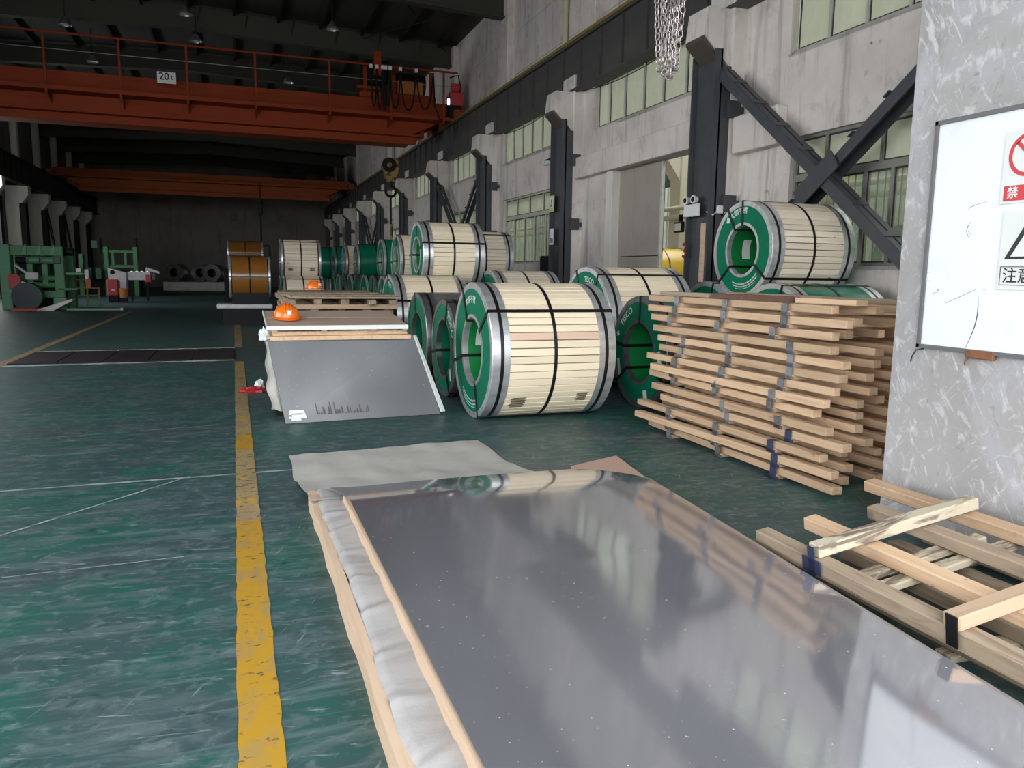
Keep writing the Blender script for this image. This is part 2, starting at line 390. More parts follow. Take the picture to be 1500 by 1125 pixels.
def glass(name, dust, amt, gloss=.08):
    m = bpy.data.materials.new(name); m.use_nodes = True
    nt = m.node_tree; N = nt.nodes; L = nt.links
    N.remove(N['Principled BSDF']); out = N['Material Output']
    tr = N.new('ShaderNodeBsdfTransparent'); tr.inputs[0].default_value = (.86, .90, .84, 1)
    df = N.new('ShaderNodeBsdfDiffuse'); df.inputs[0].default_value = (*dust, 1)
    tl = N.new('ShaderNodeBsdfTranslucent'); tl.inputs[0].default_value = (*dust, 1)
    ds = N.new('ShaderNodeMixShader'); ds.inputs[0].default_value = .5
    L.new(df.outputs[0], ds.inputs[1]); L.new(tl.outputs[0], ds.inputs[2])
    tc = N.new('ShaderNodeTexCoord'); oi = N.new('ShaderNodeObjectInfo')
    ml = N.new('ShaderNodeMath'); ml.operation = 'MULTIPLY'; ml.inputs[1].default_value = 31
    L.new(oi.outputs['Random'], ml.inputs[0])
    ad = N.new('ShaderNodeVectorMath'); L.new(tc.outputs['Object'], ad.inputs[0]); L.new(ml.outputs[0], ad.inputs[1])
    mp = N.new('ShaderNodeMapping'); mp.inputs['Scale'].default_value = (2, 2, .8); L.new(ad.outputs[0], mp.inputs[0])
    n = N.new('ShaderNodeTexNoise'); n.inputs['Scale'].default_value = 1.0; n.inputs['Detail'].default_value = 4; L.new(mp.outputs[0], n.inputs[0])
    q = N.new('ShaderNodeMapRange')
    for i, v in enumerate((.3, .7, amt*.8, min(1, amt*1.2))): q.inputs[i+1].default_value = v
    L.new(n.outputs['Fac'], q.inputs[0])
    mx = N.new('ShaderNodeMixShader'); L.new(q.outputs[0], mx.inputs[0])
    L.new(tr.outputs[0], mx.inputs[1]); L.new(ds.outputs[0], mx.inputs[2])
    gl = N.new('ShaderNodeBsdfGlossy'); gl.inputs['Roughness'].default_value = .03
    m2 = N.new('ShaderNodeMixShader'); m2.inputs[0].default_value = gloss
    L.new(mx.outputs[0], m2.inputs[1]); L.new(gl.outputs[0], m2.inputs[2])
    L.new(m2.outputs[0], out.inputs[0])
    return m
M['glass_frost'] = glass('dusty_frosted_pane', (.74, .74, .62), .86, .05)
M['glass'] = glass('dusty_clear_pane', (.50, .52, .42), .30, .06)

M['smudge'] = mat('dark_drip_smudge', (.055, .055, .06), .5)

# ================================================================== THE SETTING
floor = struct('floor', MB().box(-12, 20, -2.4, 71, -.2, 0).mesh('floor', M['floor']))
MB().box(7.95, 19.4, -2, 70.5, 0, .004).build('neighbour_bay_slab', M['bay_floor'], floor)
apron = struct('ground_apron', MB().box(-60, 40, -60, -2.4, -.3, -.02).mesh('apron', M['apron']))
def rough_strip(x0, x1, y0, y1, z, step, jit, along='y'):
    mb = MB(); n = max(2, int((y1-y0)/step)); vs = []; fs = []
    for i in range(n+1):
        y = y0+(y1-y0)*i/n; a = x0+random.uniform(-jit, jit); b = x1+random.uniform(-jit, jit)
        vs += [(a, y, z), (b, y, z), (a, y, 0), (b, y, 0)]
    for i in range(n):
        k = 4*i; fs += [(k, k+1, k+5, k+4), (k, k+4, k+6, k+2), (k+1, k+3, k+7, k+5)]
    return mb.add(vs, fs)
for ya, yb, m in ((-1.5, 4.75, 'stripe'), (4.75, 6.75, 'stripe_worn'), (6.75, 7.35, 'stripe'), (7.35, 13.38, 'stripe_worn')):
    rough_strip(-.042, .098, ya, yb, .003, .07, .004).build('painted_line', M[m], floor)
rough_strip(-.045, .105, 15.9, 44, .003, .3, .006).build('painted_line', M['stripe_worn'], floor)
rough_strip(-3.52, -3.36, 4, 30, .003, .3, .004).build('painted_line', M['stripe_worn'], floor)
# cover plates of the cable trench that crosses the aisle, with pale concrete edges
for i in range(5):
    x = -3.36+i*.662
    MB().bbox(x+.008, x+.654, 13.72, 15.60, .001, .012+random.uniform(0, .006), .006).build('trench_plate', M['trench'], floor)
def floor_line(p, q, w, name='scuffed_line', m='scuff'):
    p, q = Vector((*p, 0)), Vector((*q, 0)); L_ = (q-p).length; d = (q-p)/L_; nrm = Vector((-d.y, d.x, 0)); vs = []; fs = []
    n = max(4, int(L_/.15))
    for i in range(n+1):
        c = p+d*L_*i/n; a = w*random.uniform(.3, .6)
        vs += [c+nrm*a+Vector((0, 0, .002)), c-nrm*a+Vector((0, 0, .002))]
    fs = [(2*i, 2*i+1, 2*i+3, 2*i+2) for i in range(n)]
    MB().add(vs, fs).build(name, M[m], floor)
floor_line((-3.4, 13.50), (-.05, 13.64), .16, 'trench_edge', 'chipped'); floor_line((-3.4, 15.72), (-.05, 15.80), .2, 'trench_edge', 'chipped')
floor_line((-3.6, 5.86), (.36, 5.93), .035); floor_line((-1.9, 4.2), (-.36, 5.95), .022); floor_line((-2.2, 4.15), (-.30, 4.24), .012)
floor_line((-2.2, 7.6), (-.2, 7.9), .012)

# ---- right wall: columns every 6.05 m
YC = [5.1+6.05*k for k in range(11)]
XW = 7.70
wall_right = struct('wall_right')
def wall_bay(y0, y1, holes):
    """lower wall piece between two columns with rectangular holes (ya, yb, za, zb), holes sorted by z"""
    mb = MB(); z = 0.0
    ys = sorted({y0, y1, *[h[0] for h in holes], *[h[1] for h in holes]})
    zs = sorted({0.0, 6.3, *[h[2] for h in holes], *[h[3] for h in holes]})
    for a, b in zip(ys, ys[1:]):
        run = None
        for c, d in zip(zs, zs[1:]):
            hole = any(h[0] <= (a+b)/2 <= h[1] and h[2] <= (c+d)/2 <= h[3] for h in holes)
            if not hole:
                run = (run[0] if run else c, d)
            elif run:
                mb.box(XW, XW+.25, a, b, *run); run = None
        if run: mb.box(XW, XW+.25, a, b, *run)
    mb.build('wall_panel', M['concrete'], wall_right)

WIN = 0
def window(y0, y1, z0, z1, xs, mull, trans=None, frost=True, lower_mull=None, bars=(), fr='frame'):
    """aluminium window in the right wall: frame, mullions, panes and grille bars as parts"""
    global WIN; WIN += 1
    w = struct('window_%d' % WIN, None, (xs, y0, z0))
    H = z1-z0; Wd = y1-y0; t = .045
    f = MB()
    f.box(-.03, .04, 0, Wd, 0, t).box(-.03, .04, 0, Wd, H-t, H).box(-.03, .04, 0, t, 0, H).box(-.03, .04, Wd-t, Wd, 0, H)
    f.build('window_frame', M[fr], w)
    MB().box(-.10, .0, -.03, Wd+.03, -.05, 0).build('window_sill', M['concrete'], w)
    zt = (trans-z0) if trans else None
    if zt: MB().box(-.035, .045, t, Wd-t, zt-.05, zt+.05).build('transom', M[fr], w)
    def row(za, zb, ms, gm):
        ms = sorted(ms)
        ys = [t]+[m-y0 for m in ms]+[Wd-t]
        for m in ms: MB().box(-.03, .04, m-y0-.027, m-y0+.027, za, zb).build('mullion', M[fr], w)
        g = MB()
        for a, b in zip(ys, ys[1:]):
            for q in (a+.02, b-.04): g.box(-.012, .0, q, q+.02, za, zb)
            g.box(-.012, 0, a+.02, b-.02, za, za+.022).box(-.012, 0, a+.02, b-.02, zb-.022, zb)
        g.build('gasket', M['gasket'], w)
        for a, b in zip(ys, ys[1:]):
            MB().box(.0, .006, a+.02, b-.02, za, zb).build('pane', M[gm], w)
    if zt:
        row(zt+.05, H-t, mull, 'glass_frost' if frost else 'glass')
        row(t, zt-.05, lower_mull or mull, 'glass')
        for b in bars:
            MB().tube([(.12, b-y0, t), (.12, b-y0, zt-.05)], .009, 6).build('grille_bar', M['steel_dark'], w)
    else:
        row(t, H-t, mull, 'glass_frost')
    return w
lsp = lambda a, b, n: [a+(b-a)*i/n for i in range(1, n)]

for k, yc in enumerate(YC):
    c = struct('column', MB().bbox(7.45, 8.0, yc-.33, yc+.33, 0, 6.0, .02).mesh('column', M['concrete']))
    c.name = 'column' if k == 0 else 'column.%03d' % k
    MB().prism([(6.98, 5.20), (7.03, 5.615), (7.46, 5.615), (7.46, 4.74)], .56, 'xz', yc-.28).build('corbel', M['concrete'], c)
    j = MB().box(7.26, 7.29, yc-.33, yc+.33, 0, 5.0).box(7.16, 7.26, yc+.30, yc+.33, 0, 5.0).box(7.16, 7.29, yc-.33, yc-.30, 0, 5.0).box(7.29, 7.455, yc-.33, yc-.31, 0, 4.75).box(7.29, 7.455, yc+.31, yc+.33, 0, 4.75)
    j.build('steel_jacket', M['steel_dark'], c)
    MB().prism([(6.97, 5.13), (6.97, 5.19), (7.45, 4.735), (7.45, 4.675)], .50, 'xz', yc-.25).build('corbel_plate', M['corbel_plate'], c)
    for z in (1.0, 2.65, 4.1):
        MB().box(7.40, 7.62, yc-.40, yc-.335, z-.13, z+.13).box(7.52, 7.72, yc-.37, yc-.335, z-.05, z+.05).build('clamp_plate', M['steel_dark'], c)
    # upper column above the runway girder
    MB().bbox(7.88, 8.12, yc-.40, yc+.40, 6.32, 9.75, .02).build('upper_shaft', M['concrete'], c)
for k in range(-1, 10):
    y0 = YC[k]+.33 if k >= 0 else -2.0
    y1 = YC[k+1]-.33
    if k == -1: wall_bay(y0, y1, []); continue
    if k == 0:
        wall_bay(y0, y1, [(6.0, 9.6, 1.65, 3.5), (6.0, 9.75, 4.7, 5.9)])
        window(6.0, 9.75, 4.7, 5.9, XW+.1, [9.05, 8.37, 7.68, 7.0])
        window(6.0, 9.6, 1.65, 3.5, XW+.1, [8.95, 7.95, 6.95], 2.92, True, [9.15, 8.2, 7.75, 7.0], [8.0+i*.13 for i in range(-2, 9)], 'frame_dark')
        MB().bbox(7.50, 7.70, 9.72, 10.78, 3.42, 3.98, .015).build('beam_stub', M['concrete'], wall_right)
    elif k == 1:
        wall_bay(y0, y1, [(11.6, 15.15, 0, 3.70), (11.9, 16.3, 4.7, 5.9)])
        window(11.9, 16.3, 4.7, 5.9, XW+.1, [12.65, 13.45, 14.2, 15.0, 15.7])
        MB().bbox(7.50, 7.70, 11.49, 16.86, 3.68, 4.15, .012).build('door_lintel', M['concrete'], wall_right)
        MB().bbox(7.60, 7.98, 15.13, 15.42, 0, 3.68, .01).build('door_jamb', M['white_col'], wall_right)
    else:
        a, b = YC[k]+1.25, YC[k]+5.3
        wall_bay(y0, y1, [(a, b, 1.77, 3.66), (a-.3, b+.1, 4.7, 5.9)])
        window(a-.3, b+.1, 4.7, 5.9, XW+.1, lsp(a-.3, b+.1, 6 if k < 5 else 4))
        window(a, b, 1.77, 3.66, XW+.1, lsp(a, b, 4), 3.10, True, lsp(a, b, 5), [a+.3+i*.14 for i in range(14)] if k == 2 else ())
    for r, (za, zb) in enumerate(((6.3, 7.35), (7.36, 8.55), (8.56, 9.9))):
        MB().bbox(8.1, 8.34, YC[k]+.005, YC[k+1]-.005, za, zb, .012).build('upper_panel', M['concrete'], wall_right)
for za, zb in ((6.3, 7.35), (7.36, 8.55), (8.56, 9.9)):
    MB().bbox(8.1, 8.34, -2, YC[0]-.005, za, zb, .012).build('upper_panel', M['concrete'], wall_right)
MB().box(7.95, 8.12, -2, 70, 6.18, 6.31).build('ledge', M['concrete'], wall_right)
MB().box(7.70, 8.34, 65.93, 70, 0, 9.9).build('wall_panel', M['concrete'], wall_right)

# sliding door in the second bay
door = struct('door_1', None, (7.82, 13.42, 0))
for a, b in ((0.0, 1.08), (1.095, 1.72)):
    for c, d in ((.02, 1.87), (1.885, 3.66)):
        MB().bbox(-.03, .02, a, b, c, d, .006).build('door_panel', M['door'], door)
MB().box(-.04, .025, -.05, 0, 0, 3.66).build('door_stile', M['frame'], door)
MB().box(.022, .035, -.05, 1.72, .02, 3.67).build('door_backing', M['purlin'], door)

# near pier with the display board, and unseen lintel lowered to darken overhead
wall_near = struct('wall_near', MB().bbox(3.75, 4.65, .9, 3.65, 0, 9.6, .025).mesh('wall_near', M['plaster']))
MB().box(-10.9, 8.3, -2.3, -2.0, 6.8, 10.6).build('unseen_gate_lintel', M['concrete'], wall_near)

# left side: unseen openings placed to light the hall, columns of the far half in sight
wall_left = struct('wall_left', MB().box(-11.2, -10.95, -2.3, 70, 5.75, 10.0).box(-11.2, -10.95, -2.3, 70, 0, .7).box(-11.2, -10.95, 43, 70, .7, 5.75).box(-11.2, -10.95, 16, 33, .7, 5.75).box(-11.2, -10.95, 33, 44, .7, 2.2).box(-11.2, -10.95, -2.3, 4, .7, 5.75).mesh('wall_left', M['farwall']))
for k in range(11):
    yc = 47.0+4.75*(k-6)
    c = struct('column', MB().bbox(-10.9, -10.28, yc-.3, yc+.3, 0, 5.6, .02).mesh('column', M['white_col']))
    MB().prism([(-10.285, 4.55), (-10.285, 5.6), (-9.85, 5.6), (-9.85, 5.15)], .56, 'xz', yc-.28).build('corbel', M['white_col'], c)
    MB().box(-10.28, -10.02, yc-.28, yc-.25, 0, 4.72).box(-10.28, -10.02, yc+.25, yc+.28, 0, 4.72).box(-10.05, -10.02, yc-.25, yc+.25, 0, 4.70).build('steel_jacket', M['purlin'], c)
    MB().bbox(-10.5, -10.2, yc-.22, yc+.22, 6.85, 10.0, .02).build('upper_shaft', M['white_col'], c)

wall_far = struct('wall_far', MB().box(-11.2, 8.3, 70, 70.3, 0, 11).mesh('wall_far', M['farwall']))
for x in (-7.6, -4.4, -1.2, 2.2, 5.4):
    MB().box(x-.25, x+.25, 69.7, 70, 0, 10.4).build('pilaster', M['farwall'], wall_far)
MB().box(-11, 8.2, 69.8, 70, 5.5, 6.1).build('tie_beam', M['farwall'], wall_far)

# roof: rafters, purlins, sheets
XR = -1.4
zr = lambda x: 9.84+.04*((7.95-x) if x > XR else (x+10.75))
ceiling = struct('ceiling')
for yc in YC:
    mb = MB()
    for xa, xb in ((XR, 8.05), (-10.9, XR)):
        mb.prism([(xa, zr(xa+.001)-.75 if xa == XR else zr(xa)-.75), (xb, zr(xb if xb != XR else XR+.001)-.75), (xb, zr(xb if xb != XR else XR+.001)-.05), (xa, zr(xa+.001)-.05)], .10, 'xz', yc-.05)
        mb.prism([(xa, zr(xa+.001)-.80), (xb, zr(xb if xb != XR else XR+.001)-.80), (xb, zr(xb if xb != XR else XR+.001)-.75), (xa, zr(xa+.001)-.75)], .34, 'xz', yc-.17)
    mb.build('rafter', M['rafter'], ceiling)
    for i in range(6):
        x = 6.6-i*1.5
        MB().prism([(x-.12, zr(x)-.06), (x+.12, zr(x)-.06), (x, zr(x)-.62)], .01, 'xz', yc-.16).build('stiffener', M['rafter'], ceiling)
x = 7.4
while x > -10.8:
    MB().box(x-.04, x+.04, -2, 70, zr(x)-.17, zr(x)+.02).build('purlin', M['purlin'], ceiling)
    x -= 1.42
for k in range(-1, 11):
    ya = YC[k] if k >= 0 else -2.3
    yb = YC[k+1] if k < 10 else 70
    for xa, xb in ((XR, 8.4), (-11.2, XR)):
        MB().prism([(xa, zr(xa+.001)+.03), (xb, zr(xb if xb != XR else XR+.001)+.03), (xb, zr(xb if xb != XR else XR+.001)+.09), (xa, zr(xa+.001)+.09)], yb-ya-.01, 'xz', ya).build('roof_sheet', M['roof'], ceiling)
for ya in (11.5, 23.6, 35.8):   # diagonal roof rods near the eave
    for s in (0, 1):
        MB().tube([(7.6, ya+s*5.4, zr(7.6)-.3), (4.6, ya+(1-s)*5.4, zr(4.6)-.3)], .02, 6).build('tie_rod', M['purlin'], ceiling)

# neighbouring bay seen through door and windows
bay = struct('wall_neighbour', MB().box(19.0, 19.2, -2, 70, 0, 9.6).mesh('wall_neighbour', M['pale_green']))
for i in range(120):
    y = 2+i*.5
    MB().box(18.93, 19.0, y, y+.22, .6, 9.4).build('cladding_rib', M['pale_green'], bay)
MB().box(8.3, 19.2, 70, 70.2, 0, 9.6).box(8.3, 19.2, -2.3, -2.05, 0, 9.6).build('gable_panel', M['pale_green'], bay)
roof2 = struct('ceiling_neighbour', MB().box(8.34, 11.5, -2.3, 70, 9.6, 9.7).box(15.5, 19.2, -2.3, 70, 9.6, 9.7).mesh('ceiling_neighbour', M['roof']))  # gap between the slabs is unseen, left open to light this bay
for i in range(16):
    MB().box(11.5, 15.5, 1.0+i*4.4, 1.14+i*4.4, 9.55, 9.68).build('roof_gap_bar', M['purlin'], roof2)

# ================================================================== STEEL COILS
CACHE = {}
def cached(key, fn):
    if key not in CACHE: CACHE[key] = fn()
    return CACHE[key]
def pol(r, a): return (-math.cos(a)*r, math.sin(a)*r)       # angle on the left face: 90 deg up, 0 towards the gate
def coil(label, x, y, zc, R, Wd, wrap='slat', n=54, face='green', rc=None, straps=(100, 35, 195, 285), mid=True, letters=(), tags=(), group=None,
         slatmat='slat', edge='galv', bore='green_lit', detail=True, odd=None, turn=0.0):
    t = thing('steel_coil', label, 'coil', (x, y, zc-R), 0, group)
    rc = rc or R*.50
    at = (0, 0, R)
    def part(name, mb, m, smooth=True, under=None, **k): return link(name, mb.mesh(name, M[m], smooth), under or t, None if under else at, **k)
    e = .17 if detail else .10
    if wrap == 'slat':
        part('inner_wrap', MB().ring([(.02, R-.022), (Wd-.02, R-.022), (Wd-.02, R-.05), (.02, R-.05)], 56), 'wood_brown')
        w = 2*PI*R/n-.009
        me = cached(('slat', R, Wd, n, slatmat), lambda: MB().bbox(e-.02, Wd-e+.02, -w/2, w/2, R-.022, R-.002, .003).mesh('slat', M[slatmat]))
        for i in range(n):
            o = link('slat', me, t, at, (2*PI*(i+.5)/n+turn, 0, 0))
            if odd and i == odd:
                o.data = MB().bbox(e-.02, Wd-e+.02, -w/2, w/2, R-.022, R-.002, .003).mesh('slat', M['slat_pink']); o['label'] = 'pinkish brown slat'
    else:
        part('wrapping', MB().ring([(e-.03, R-.002), (Wd-e+.03, R-.002), (Wd-e+.03, R-.03), (e-.03, R-.03)], 72), wrap)
    for s in (0, 1):
        X = (lambda q: q) if s == 0 else (lambda q: Wd-q)
        dsc = part('end_disc', MB().ring([(X(-.010), rc+.02), (X(-.010), R-.03), (X(.012), R-.03), (X(.012), rc+.02)], 64), face)
        if s == 0: disc = dsc
        part('edge_ring', MB().ring([(X(-.016), R-.062), (X(-.016), R-.004), (X(-.010), R+.004), (X(e*.42), R+.004), (X(e*.42), R-.012), (X(-.004), R-.012), (X(-.004), R-.062)], 72), edge)
        if detail:
            part('edge_band', MB().ring([(X(.108), R+.004), (X(.17), R+.004), (X(.17), R-.012), (X(.108), R-.012)], 72), edge)
            part('ring_strap', MB().ring([(X(.072), R+.005), (X(.107), R+.005), (X(.107), R-.012), (X(.072), R-.012)], 72), 'strap')
        part('core_ring', MB().ring([(X(-.014), rc), (X(-.014), rc+.036), (X(-.004), rc+.036), (X(.05), rc+.002), (X(.05), rc)], 56), 'galv' if edge == 'galv' else edge)
    lining = part('bore_lining', MB().ring([(.05, rc), (Wd-.05, rc), (Wd-.05, rc+.012), (.05, rc+.012)], 56), bore)
    if mid: part('belly_strap', MB().ring([(Wd/2-.017, R+.003), (Wd/2+.017, R+.003), (Wd/2+.017, R-.006), (Wd/2-.017, R-.006)], 72), 'strap')
    for a in straps:
        a = math.radians(a); hw = .017; mb = MB()
        for r, xa, xb in ((R+.006, -.022, Wd+.022), (rc-.004, -.022, Wd+.022)):
            yy, zz = pol(r, a); ty, tz = math.sin(a), math.cos(a)
            mb.bar((xa, yy, zz), (xb, yy, zz), hw*2, .005, (0, -math.cos(a), math.sin(a)))
        for xx in (-.0205, Wd+.0205):
            p, q = pol(rc-.004, a), pol(R+.006, a)
            mb.bar((xx, *p), (xx, *q), hw*2, .005, (1, 0, 0))
        part('eye_strap', mb, 'strap', False)
    for txt, size, a0, rt, m in letters:
        mb = MB(); a0 = math.radians(a0)
        def place(u, v, a0=a0, rt=rt):
            yy, zz = pol(rt+v, a0-u/rt); return (-.0135, yy, zz)
        wordmesh(mb, txt, size, place, size*.018)
        part('lettering', mb, m, False, disc)
    for kind_, a0, r0, wd, ht in tags:
        mb = MB(); a0 = math.radians(a0)
        if kind_ == 'bore':      # paper label stuck inside the bore: r0 = depth
            vs = []; k = 5
            for i in range(k+1):
                aa = a0+(i/k-.5)*ht/rc
                for xx in (r0, r0+wd): vs.append((xx, *pol(rc-.003, aa)))
            mb.add(vs, [(2*i, 2*i+1, 2*i+3, 2*i+2) for i in range(k)])
            part('paper_label', mb, 'paper', False, lining)
        elif kind_ == 'face':
            c = pol(r0, a0); cz = .25
            P = lambda u, v: (-.0125, c[0]-(u*math.cos(cz)-v*math.sin(cz)), c[1]+u*math.sin(cz)+v*math.cos(cz))
            mb.add([P(-wd/2, -ht/2), P(wd/2, -ht/2), P(wd/2, ht/2), P(-wd/2, ht/2)], [(0, 1, 2, 3)])
            part('paper_label', mb, 'paper', False, disc)
        elif kind_ == 'rows':    # rows of small print along an arc: r0 = radius
            for q in range(int(wd)):
                rr = r0+q*.034
                for i in range(22 if q < 2 else 1):
                    if q < 2:
                        aa = a0-(i-10.5)*.021/rr*1.15
                        mb.add([(-.0135, *pol(rr+dv, aa+du)) for du, dv in ((.017/rr/2, 0), (-.017/rr/2, 0), (-.017/rr/2, ht), (.017/rr/2, ht))], [(0, 1, 2, 3)])
                    else:
                        k = 14
                        vs = []
                        for j in range(k+1):
                            aa = a0+(j/k-.5)*.42/rr
                            vs += [(-.0135, *pol(rr, aa)), (-.0135, *pol(rr+.006, aa))]
                        mb.add(vs, [(2*j, 2*j+1, 2*j+3, 2*j+2) for j in range(k)])
            part('small_print', mb, 'print', False, disc)
    return t

GW = 'wood-wrapped coils in the near rows'
# near row
A = coil('big cream slat-wrapped coil standing frontmost on the floor beside the leaning sheet', 2.31, 7.68, .70, .70, 1.29, n=56, odd=None, straps=(118, 38, 195, 290), rc=.34,
         letters=(('太钢不锈', .085, 96, .50, 'print'),), tags=(('bore', 160, .13, .07, .20), ('rows', 262, .52, 3, .016)), group=GW)
k = [o for o in A.children if o.name.startswith('slat')]
for o in k:      # the pinkish slat just above the belly line and two crooked stamped patches lower down
    a = o.rotation_euler[0] % (2*PI)
    if abs(a-math.radians(74)) < PI/56:
        o.data = MB().bbox(.15, 1.14, -.0357, .0357, .678, .699, .003).mesh('slat', M['slat_pink']); o['label'] = 'pinkish brown slat'
def stamp(x0, x1, a0, a1, parent, R):
    mb = MB(); n = 5
    for r in range(9):
        aa = math.radians(a0+(a1-a0)*r/9); bb = aa+math.radians((a1-a0)/14)
        xa = x0+random.uniform(0, .03); xb = x1-random.uniform(0, .03)
        mb.add([(xa, *pol(R+.002, aa)), (xb, *pol(R+.002, aa)), (xb, *pol(R+.002, bb)), (xa, *pol(R+.002, bb))], [(0, 1, 2, 3)])
    link('stencil_mark', mb.mesh('stencil_mark', M['stencil']), parent, (0, 0, R))
stamp(.22, .40, -50, -37, A, .70); stamp(.93, 1.08, -44, -34, A, .70)

coil('dark film-wrapped narrow coil with white lettering, tucked behind the big cream coil', 2.37, 9.09, .59, .59, 1.0, wrap='film', edge='steel_coil', straps=(70, 190, 300), mid=False, rc=.34,
     letters=(('TISCO', .12, 42, .43, 'print'),), tags=(('face', 318, .43, .06, .15),), bore='green', group='film-wrapped coils')
coil('dark film-wrapped narrow coil behind the lettered one, next to the leaning sheet', 2.33, 10.36, .61, .61, 1.0, wrap='film', edge='steel_coil', straps=(100, 200), mid=False, rc=.34, bore='green', group='film-wrapped coils')
coil('green-wrapped coil with curved white lettering and open green bore, left of the tall pallet stack', 4.29, 7.73, .63, .63, 1.24, wrap='green_wrap', edge='steel_coil', straps=(88, 172, 335, 218), rc=.335, mid=False,
     letters=(('TISCO', .105, 128, .47, 'print'), ('◆', .07, 160, .50, 'print')), tags=(('face', 355, .47, .075, .19), ('face', 205, .50, .06, .20), ('face', 292, .50, .085, .11), ('rows', 122, .435, 0, .01)), bore='green_lit')
coil('long cream slat-wrapped coil behind the green lettered coil', 4.54, 9.72, .80, .80, 1.24, n=62, straps=(112, 60, 200, 300), letters=(('TISCO', .10, 80, .60, 'print'),), group=GW)
coil('cream slat-wrapped coil standing left in the second row, green end with lettering', 2.50, 13.30, .72, .72, 1.24, n=54, straps=(95, 25, 200, 300), letters=(('TISCO', .10, 80, .54, 'print'),), group=GW)
coil('cream slat-wrapped coil peeping over the big one, right in the second row', 4.30, 13.32, .77, .77, 1.15, n=56, straps=(110, 45, 200, 300), slatmat='slat_grey', group=GW)
coil('greyish slat-wrapped coil perched on top at the wall, white lettering on green end', 6.19, 8.54, 1.835, .62, 1.24, n=48, slatmat='slat_grey', straps=(92, 122, 325, 222), rc=.315,
     letters=(('◆太钢不锈', .088, 108, .47, 'print'),), tags=(('bore', 176, .22, .12, .26), ('rows', 283, .43, 3, .016)), group=GW)
coil('green film-wrapped coil under the greyish perched coil, behind the pallet stack', 6.15, 7.83, .71, .71, 1.26, wrap='green_wrap', straps=(75, 20, 190, 290), mid=True)
coil('green film-wrapped coil at the wall, far one of the pair carrying the perched coil', 6.15, 9.25, .71, .71, 1.26, wrap='green_wrap', straps=(75, 190), mid=True)
# second tier further back
coil('yellowish slat-wrapped coil on top of the second row, green end, black cross straps', 3.15, 14.03, 1.81, .585, 1.10, n=46, straps=(88, 20, 180, 300), group=GW)
coil('cream slat-wrapped coil lying under the rear of the top yellowish one', 3.05, 14.76, .71, .71, 1.2, n=52, straps=(100, 200), group=GW)
coil('dim cream slat-wrapped coil half hidden right behind the top yellowish coil', 4.42, 16.3, 1.80, .58, 1.2, n=46, slatmat='slat_grey', straps=(60, 200), group=GW)
coil('low slat-wrapped coil under the half hidden top coil, nearer one', 4.42, 15.59, .71, .71, 1.2, n=40, straps=(100,), group=GW)
coil('low slat-wrapped coil under the half hidden top coil, farther one', 4.42, 17.03, .71, .71, 1.2, n=40, straps=(100,), group=GW)
GF = 'coils of the long far row'
low = [17.29+1.42*i for i in range(10)]
for i, yy in enumerate(low):
    coil('low coil on the floor, %s from the near end of the long far row' % ('first second third fourth fifth sixth seventh eighth ninth tenth'.split()[i]), 3.35, yy, .70, .70, 1.0 if i else 1.2,
         wrap=('green_wrap', 'film', 'steel_coil')[i % 3], edge='galv' if i % 2 else 'steel_coil', straps=(80, 200, 320), mid=False, group=GF, detail=False)
zu = .70+math.sqrt(1.28**2-.71**2)
for lab, x, yy, W_, wrap, edge in (
        ('cream slat coil with green end right behind the yellowish top coil', 3.55, 18.0, 1.2, 'slat', 'galv'),
        ('bare steel-edged green coil on the upper tier behind the cream one', 3.70, 20.84, .9, 'green_wrap', 'galv'),
        ('flat green drum-like coil in the middle of the upper tier', 3.66, 25.1, 1.15, 'green_wrap', 'galv'),
        ('brownish slat coil between dark steel rims on the upper tier', 3.48, 26.52, .95, 'slat', 'galv'),
        ('narrow steel-rimmed dark green coil near the upper tier end', 3.30, 27.94, .7, 'green_wrap', 'steel_coil'),
        ('dark green coil at the far end of the upper tier', 2.72, 29.36, 1.1, 'green_wrap', 'galv')):
    coil(lab, x, yy, zu, .58, W_, wrap=wrap, n=36, edge=edge, straps=(80, 185, 300), group=GF, detail=False)
# coils across the aisle end
coil('glossy amber film-wrapped coil on a pale cradle at the aisle end', -.13, 22.9, 1.30, .57, 1.05, wrap='amber', straps=(80, 0), detail=False, group='amber coils')
coil('smaller-looking amber film-wrapped coil behind the glossy one', -.24, 36.9, 2.2, .55, 1.45, wrap='amber', straps=(80, 0), detail=False, group='amber coils')
K1 = coil('plain cream coil with dark stamped patches, topmost by the orange coils', 1.28, 23.7, 1.78, .60, 1.08, wrap='slat', n=40, slatmat='slat_grey', straps=(60, 180), detail=False, group='cream coils at the aisle end')
stamp(.16, .32, -30, -20, K1, .60); stamp(.76, .92, -30, -20, K1, .60)
coil('plain cream coil under the stamped one, near side', 1.28, 23.03, .67, .67, 1.08, wrap='slat', n=40, slatmat='slat_grey', straps=(60, 180), detail=False, group='cream coils at the aisle end')
coil('plain cream coil under the stamped one, far side', 1.28, 24.40, .67, .67, 1.08, wrap='slat', n=40, slatmat='slat_grey', straps=(60,), detail=False, group='cream coils at the aisle end')
def saddle(label, x, y, wd, z, R, zc, mt):
    t = thing('coil_cradle', label, 'cradle', (x, y, 0))
    MB().bbox(-.35, wd+.05, -.42, .42, z-.12, z, .02).build('bed', M[mt], t)
    for s in (-1, 1):
        h = zc-math.sqrt(max(.01, R*R-.1225))
        MB().prism([(s*.30, z), (s*.42, z), (s*.40, h+.02), (s*.36, h)], wd-.1, 'yz', .05).build('saddle_wedge', M['black'], t)
    MB().box(-.2, wd, -.34, .34, 0, z-.12).build('pedestal', M['black'], t)
saddle('black pedestal cradle with pale front bed under the glossy amber coil', -.13, 22.9, 1.05, .56, .57, 1.30, 'white_paint')
